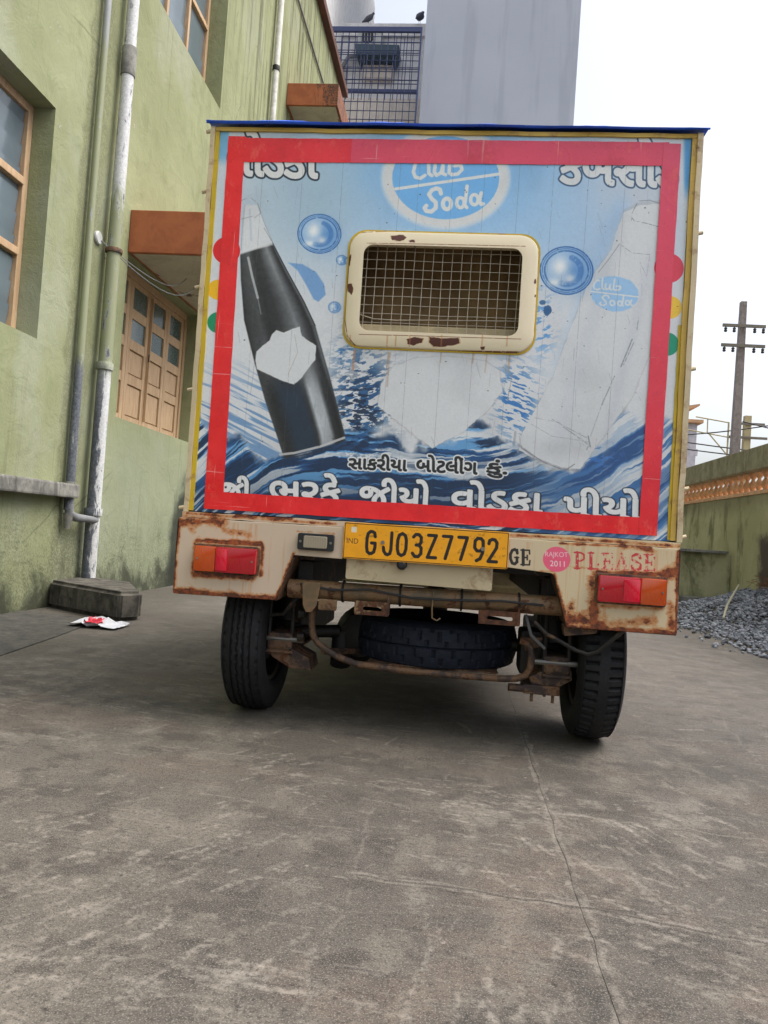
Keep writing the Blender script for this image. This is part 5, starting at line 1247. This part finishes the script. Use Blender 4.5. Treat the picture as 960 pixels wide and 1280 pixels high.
# number plate
b = B(); b.prism(rrect(-.330, .156, .536, .644, .005, 3), Y0-.0375, Y0-.0345, .0008); pl = b.build('number_plate', plate_m, truck, uv=(-.330, .156, .536, .644)); pl.rotation_euler = (0, 0, 0)
for x in (-.212, .082): B().lathe([(.006, -.002), (.006, 0), (.003, .002)], (x, Y0-.0385, .590), 'y', 10).build('bolt', 'bolt', pl)
B().prism([(-.320, .478), (-.316, .474), (.112, .468), (.116, .472), (.116, .5365), (-.320, .5365)], Y0-.012, Y0-.008, .001).build('plate_backing', 'cream', truck)
b = B(); b.lathe([(.008, -.010), (.014, -.006), (.016, 0)], (-.152, Y0-.028, .528), 'y', 14); b.build('plate_lamp', 'blackp', truck)
# chassis below
add(truck, 'cross_tube_floor', 'under', -.80, .61, Y0+.06, 3.9, .52, .598, bev=0)
b = B(); b.tube([(-.50, Y0+.04, .430), (.33, Y0+.04, .434)], .029, 16); b.build('cross_tube', 'grime', truck, smooth=True)
b = B(); b.tube([(-.46, Y0+.005, .448), (-.36, Y0+.004, .436), (-.25, Y0+.004, .446), (-.12, Y0+.004, .430), (.0, Y0+.004, .432), (.15, Y0+.004, .440), (.27, Y0+.004, .436)], .0035, 6); b.build('wiring', 'wire', truck)
for x in (-.33, -.155, .03, .20): b = B(); b.tube([(x, Y0+.040+.032*math.cos(a), .432+.032*math.sin(a)) for a in np.linspace(0, 6.283, 14)[:-1]], .0035, 5, True); b.build('cable_tie', 'dark', truck)
b = B(); b.tube([(-.055, Y0+.01, .455), (-.056, Y0+.0, .40), (-.054, Y0, .375), (-.04, Y0, .368), (-.03, Y0+.01, .375)], .0024, 6); b.build('hook_wire', 'grime', truck)
for x in (-.46, -.05, .31): add(truck, 'chassis_rail', 'under', x-.025, x+.025, Y0+.08, 4.6, .42, .515)
for x0, x1 in ((-.289, -.184), (.082, .205)):
    o = ring_plate(rrect(x0, x1, .369, .410, .004, 3), rrect(x0+.026, x1-.022, .383, .394, .005, 3), Y0+.002, Y0+.006, 'slotted_bracket', 'creamrust', truck)
    add(truck, 'bracket_arm', 'rust', x1-.008, x1-.001, Y0+.007, Y0+.05, .370, .44, bev=.001)
add(truck, 'lug_plate', 'grime', -.40, -.343, Y0+.003, Y0+.009, .374, .408); b = B(); b.lathe([(.010, -.012), (.010, 0)], (-.365, Y0+.002, .390), 'y', 6); b.build('nut', 'rust', truck)
B().prism([(-.452, .455), (-.395, .455), (-.405, .385), (-.418, .365), (-.436, .365), (-.446, .385)], Y0+.000, Y0+.008, .001).build('hanger', 'grime', truck)
tube = [(-.430, .372), (-.430, .320), (-.426, .292), (-.410, .266), (-.38, .245), (-.346, .228), (-.282, .208), (-.20, .203), (-.144, .200), (.02, .198), (.17, .200), (.212, .204), (.238, .216), (.250, .240), (.252, .272), (.247, .300), (.232, .316), (.215, .320)]
b = B(); b.tube([(x, 2.385, z-.002) for x, z in tube], .0105, 12); b.build('spare_carrier', 'rust', truck, smooth=True)
b = B(); b.tube([(-.43, 2.385, .372), (-.43, 2.32, .376)], .012, 10); b.build('carrier_pivot', 'rust', truck, smooth=True)
b = B(); b.tube([(-.39, 2.40, .235), (-.25, 2.75, .195), (-.1, 3.1, .20)], .010, 8); b.build('carrier_brace', 'rust', truck); add(truck, 'carrier_tray', 'rust', -.26, .16, 2.46, 2.95, .196, .202)
# tyres
def tyre(o, ax, R0, W, pattern, name, mat, parent):
    """turned tyre with its tread cut in; o is the wheel centre"""
    h = W/2; n = 220
    prof = [(.62*R0, -h*.70), (.66*R0, -h*.86), (.78*R0, -h), (.88*R0, -h*.97), (.945*R0, -h*.86), (.965*R0, -h*.80)]
    g = .007 if pattern == 'rib' else .011
    tre = []; m = 30
    for k in range(m+1):
        u = -1+2*k/m; x = u*h*.78; crown = R0-(u*u)*.012; tre.append((crown, x))
    prof += tre+[(.965*R0, h*.80), (.945*R0, h*.86), (.88*R0, h*.97), (.78*R0, h), (.66*R0, h*.86), (.62*R0, h*.70)]
    def fn(r, x, k, j):
        if abs(x) > h*.785 or r < R0*.94: return r
        u = x/(h*.78)
        if pattern == 'rib':
            zz = .020*math.sin(k*2*math.pi/n*48)
            for c in (-.52, -.17, .17, .52):
                if abs(u-c-zz) < .045: return r-g
            if abs(u) > .86 and k % 6 == 0: return r-g*.8
            return r
        if pattern == 'lug' and .28 < abs(u) < .99 and (k+(2 if u > 0 else 0)) % 4 == 0: return r-g   # slits cut into both shoulders
        if pattern == 'block' and (k+int(u*2.2+2.2)*3) % 8 == 0 and .10 < abs(u) < .98: return r-g*.7
        if pattern == 'block' and abs(u) <= .06: return r-g*.7
        return r
    b = B(); b.lathe(prof, o, ax, n, fn, cap=False); return b.build(name, mat, parent, smooth=True)
def wheel(x, y, pattern, out, name='wheel', r0=.262):
    o = (x, y, r0)
    ty = tyre(o, 'x', r0, .140, pattern, 'tyre', 'tyre', None); wh = bpy.data.objects.new(name, None); COL.objects.link(wh); wh.parent = truck; wh.location = Vector(o)-TR; WORLD_OF[wh.name] = Vector(o)
    ty.parent = wh; 
    for v in ty.data.vertices: v.co -= Vector(o)
    B().lathe([(.166, -.055*out), (.168, -.050*out), (.150, -.045*out), (.142, -.02*out), (.140, .03*out), (.12, .045*out), (.06, .050*out), (.03, .05*out)], o, 'x', 40, cap=False).build('rim', 'rim', wh, smooth=True)
    B().lathe([(.095, -.03*out), (.098, 0), (.095, .044*out)], o, 'x', 28).build('brake_drum', 'under', wh, smooth=True)
    b = B(); b.lathe([(.04, .045*out), (.045, .06*out), (.03, .072*out)], o, 'x', 18); b.build('hub', 'rim', wh, smooth=True)
    return wh
wheel(-.640, 2.585, 'rib', -1); wheel(.460, 2.580, 'lug', 1); wheel(-.096, 4.70, 'rib', 1)
sp = bpy.data.objects.new('spare_wheel', None); COL.objects.link(sp); sp.parent = truck; so_ = Vector((-.046, 2.715, .266)); sp.location = so_-TR; WORLD_OF[sp.name] = so_
st = tyre(so_, 'z', .280, .150, 'block', 'tyre', 'bluetyre', None); st.parent = sp
for v in st.data.vertices: v.co -= so_
B().lathe([(.166, -.055), (.150, -.045), (.142, .0), (.12, .03), (.05, .035)], so_, 'z', 32).build('rim', 'rim', sp, smooth=True)
# axle, suspension
b = B(); b.lathe([(.03, -.10), (.075, -.085), (.098, -.03), (.098, .03), (.075, .085), (.03, .10)], (-.30, 2.72, .262), 'y', 24); b.build('differential', 'under', truck, smooth=True)
b = B(); b.tube([(-.37, 2.66, .27), (-.37, 2.66, .22), (-.365, 2.62, .16)], .036, 12); b.build('gear_lug', 'under', truck, smooth=True)
b = B(); b.tube([(-.56, 2.585, .262), (-.38, 2.64, .27)], .022, 12); b.build('drive_shaft', 'under', truck, smooth=True); b = B(); b.tube([(.40, 2.58, .262), (-.22, 2.70, .30)], .022, 12); b.build('drive_shaft', 'under', truck, smooth=True)
for s, xc, zc, yb in ((-1, -.535, .255, 2.44), (1, .335, .250, 2.42)):
    add(truck, 'spring_seat', 'rust', xc-.042, xc+.038, yb-.015, yb+.16, zc-.028, zc+.024, bev=.008); add(truck, 'spring_leaf', 'rust', xc-.044, xc+.042, yb-.02, yb+.5, zc-.040, zc-.031, bev=.002)
    for xx in (xc-.040, xc+.034): b = B(); b.tube([(xx, yb-.004, zc+.17), (xx, yb-.006, zc-.045)], .0075, 8); b.build('shackle_bolt', 'under', truck, smooth=True)
    b = B(); b.tube([(xc-.07*1, yb-.008, zc+.004), (xc+.075, yb-.008, zc+.004)], .009, 8); b.build('pin', 'bolt', truck, smooth=True)
    b = B(); b.tube([(xc, yb+.10, zc+.05), (xc-.02*s, yb+.14, .50)], .04, 14); b.build('shock_absorber', 'under', truck, smooth=True)
    add(truck, 'trailing_arm', 'under', xc-.03, xc+.03, yb+.15, yb+.9, zc-.03, zc+.06, bev=.01); add(truck, 'arm_bracket', 'under', xc-.05, xc+.05, yb+.16, yb+.3, zc+.0601, .53, bev=.004)
B().prism([(-.585, .235), (-.50, .232), (-.44, .205), (-.43, .165), (-.50, .168), (-.56, .20)], 2.43, 2.56, .004).build('rusty_shackle', 'rust', truck)
B().prism([(.30, .232), (.378, .235), (.382, .205), (.345, .182), (.26, .182), (.25, .205)], 2.41, 2.55, .004).build('rusty_shackle', 'rust', truck)
b = B(); b.tube([(.190, 2.40, .172), (.33, 2.42, .166)], .012, 10); b.box(.235, .345, 2.40, 2.52, .155, .184, .004); b.build('lower_link', 'rust', truck)
for x in (.262, .300, .326): b = B(); b.tube([(x, 2.41, .165), (x, 2.41, .132 if x != .300 else .150)], .005, 8); b.build('hanging_bolt', 'rust', truck)
b = B(); b.box(.225, .300, 2.47, 2.60, .20, .34, .012); b.build('axle_bracket', 'under', truck); b = B(); b.prism([(.222, .325), (.285, .330), (.275, .30), (.235, .285)], 2.40, 2.43, .002); b.build('carrier_catch', 'rust', truck)
b = B(); b.tube([(.246, 2.31, .385), (.285, 2.31, .352), (.323, 2.31, .335), (.370, 2.305, .312), (.405, 2.30, .304), (.432, 2.295, .314), (.460, 2.285, .345), (.499, 2.28, .383)], .0065, 8); b.build('brake_hose', 'under', truck, smooth=True)
b = B(); b.tube([(.225, 2.36, .40), (.245, 2.36, .34), (.29, 2.38, .30)], .005, 8); b.build('brake_hose', 'cable', truck, smooth=True)
b = B(); b.tube([(-.47, 2.36, .41), (-.50, 2.36, .37), (-.52, 2.38, .345), (-.60, 2.4, .33)], .006, 8); b.build('brake_hose', 'under', truck, smooth=True)
for x, z in ((-.47, .345), (-.468, .272)): b = B(); b.lathe([(.016, -.01), (.016, .01)], (x, 2.42, z), 'x', 10); b.build('bush', 'under', truck)
# knobs and hinge ends along both box corners
for x, zz in ((-.842, (.655, 1.02, 1.34, 1.64, 1.83)), (.655, (.66, 1.15, 1.55, .80))):
    for z in zz: b = B(); b.tube([(x-.008, Y0-.004, z), (x+.008, Y0-.004, z+.004)], .006, 8); b.build('hinge_pin', 'cream', truck, smooth=True)
# cab ahead of the box
cab = B(); P = [(3.97, .35), (3.97, 1.55), (4.15, 1.62), (4.75, 1.55), (5.02, 1.05), (5.08, .45), (4.95, .33)]
t = bmesh.new(); a = [t.verts.new((-.66, y, z)) for y, z in P]; c = [t.verts.new((.47, y, z)) for y, z in P]; t.faces.new(a); t.faces.new(c[::-1])
for i in range(len(P)): t.faces.new((a[i], c[i], c[(i+1) % len(P)], a[(i+1) % len(P)]))
bmesh.ops.bevel(t, geom=t.edges[:], offset=.04, segments=3, affect='EDGES'); cab.merge(t); cab.build('cab', 'cabp', truck, smooth=True)
for x in (-.665, .465):
    b = B(); b.box(x, x+.01, 4.1, 4.7, 1.0, 1.45, .004); b.build('cab_window', 'glassd', truck)
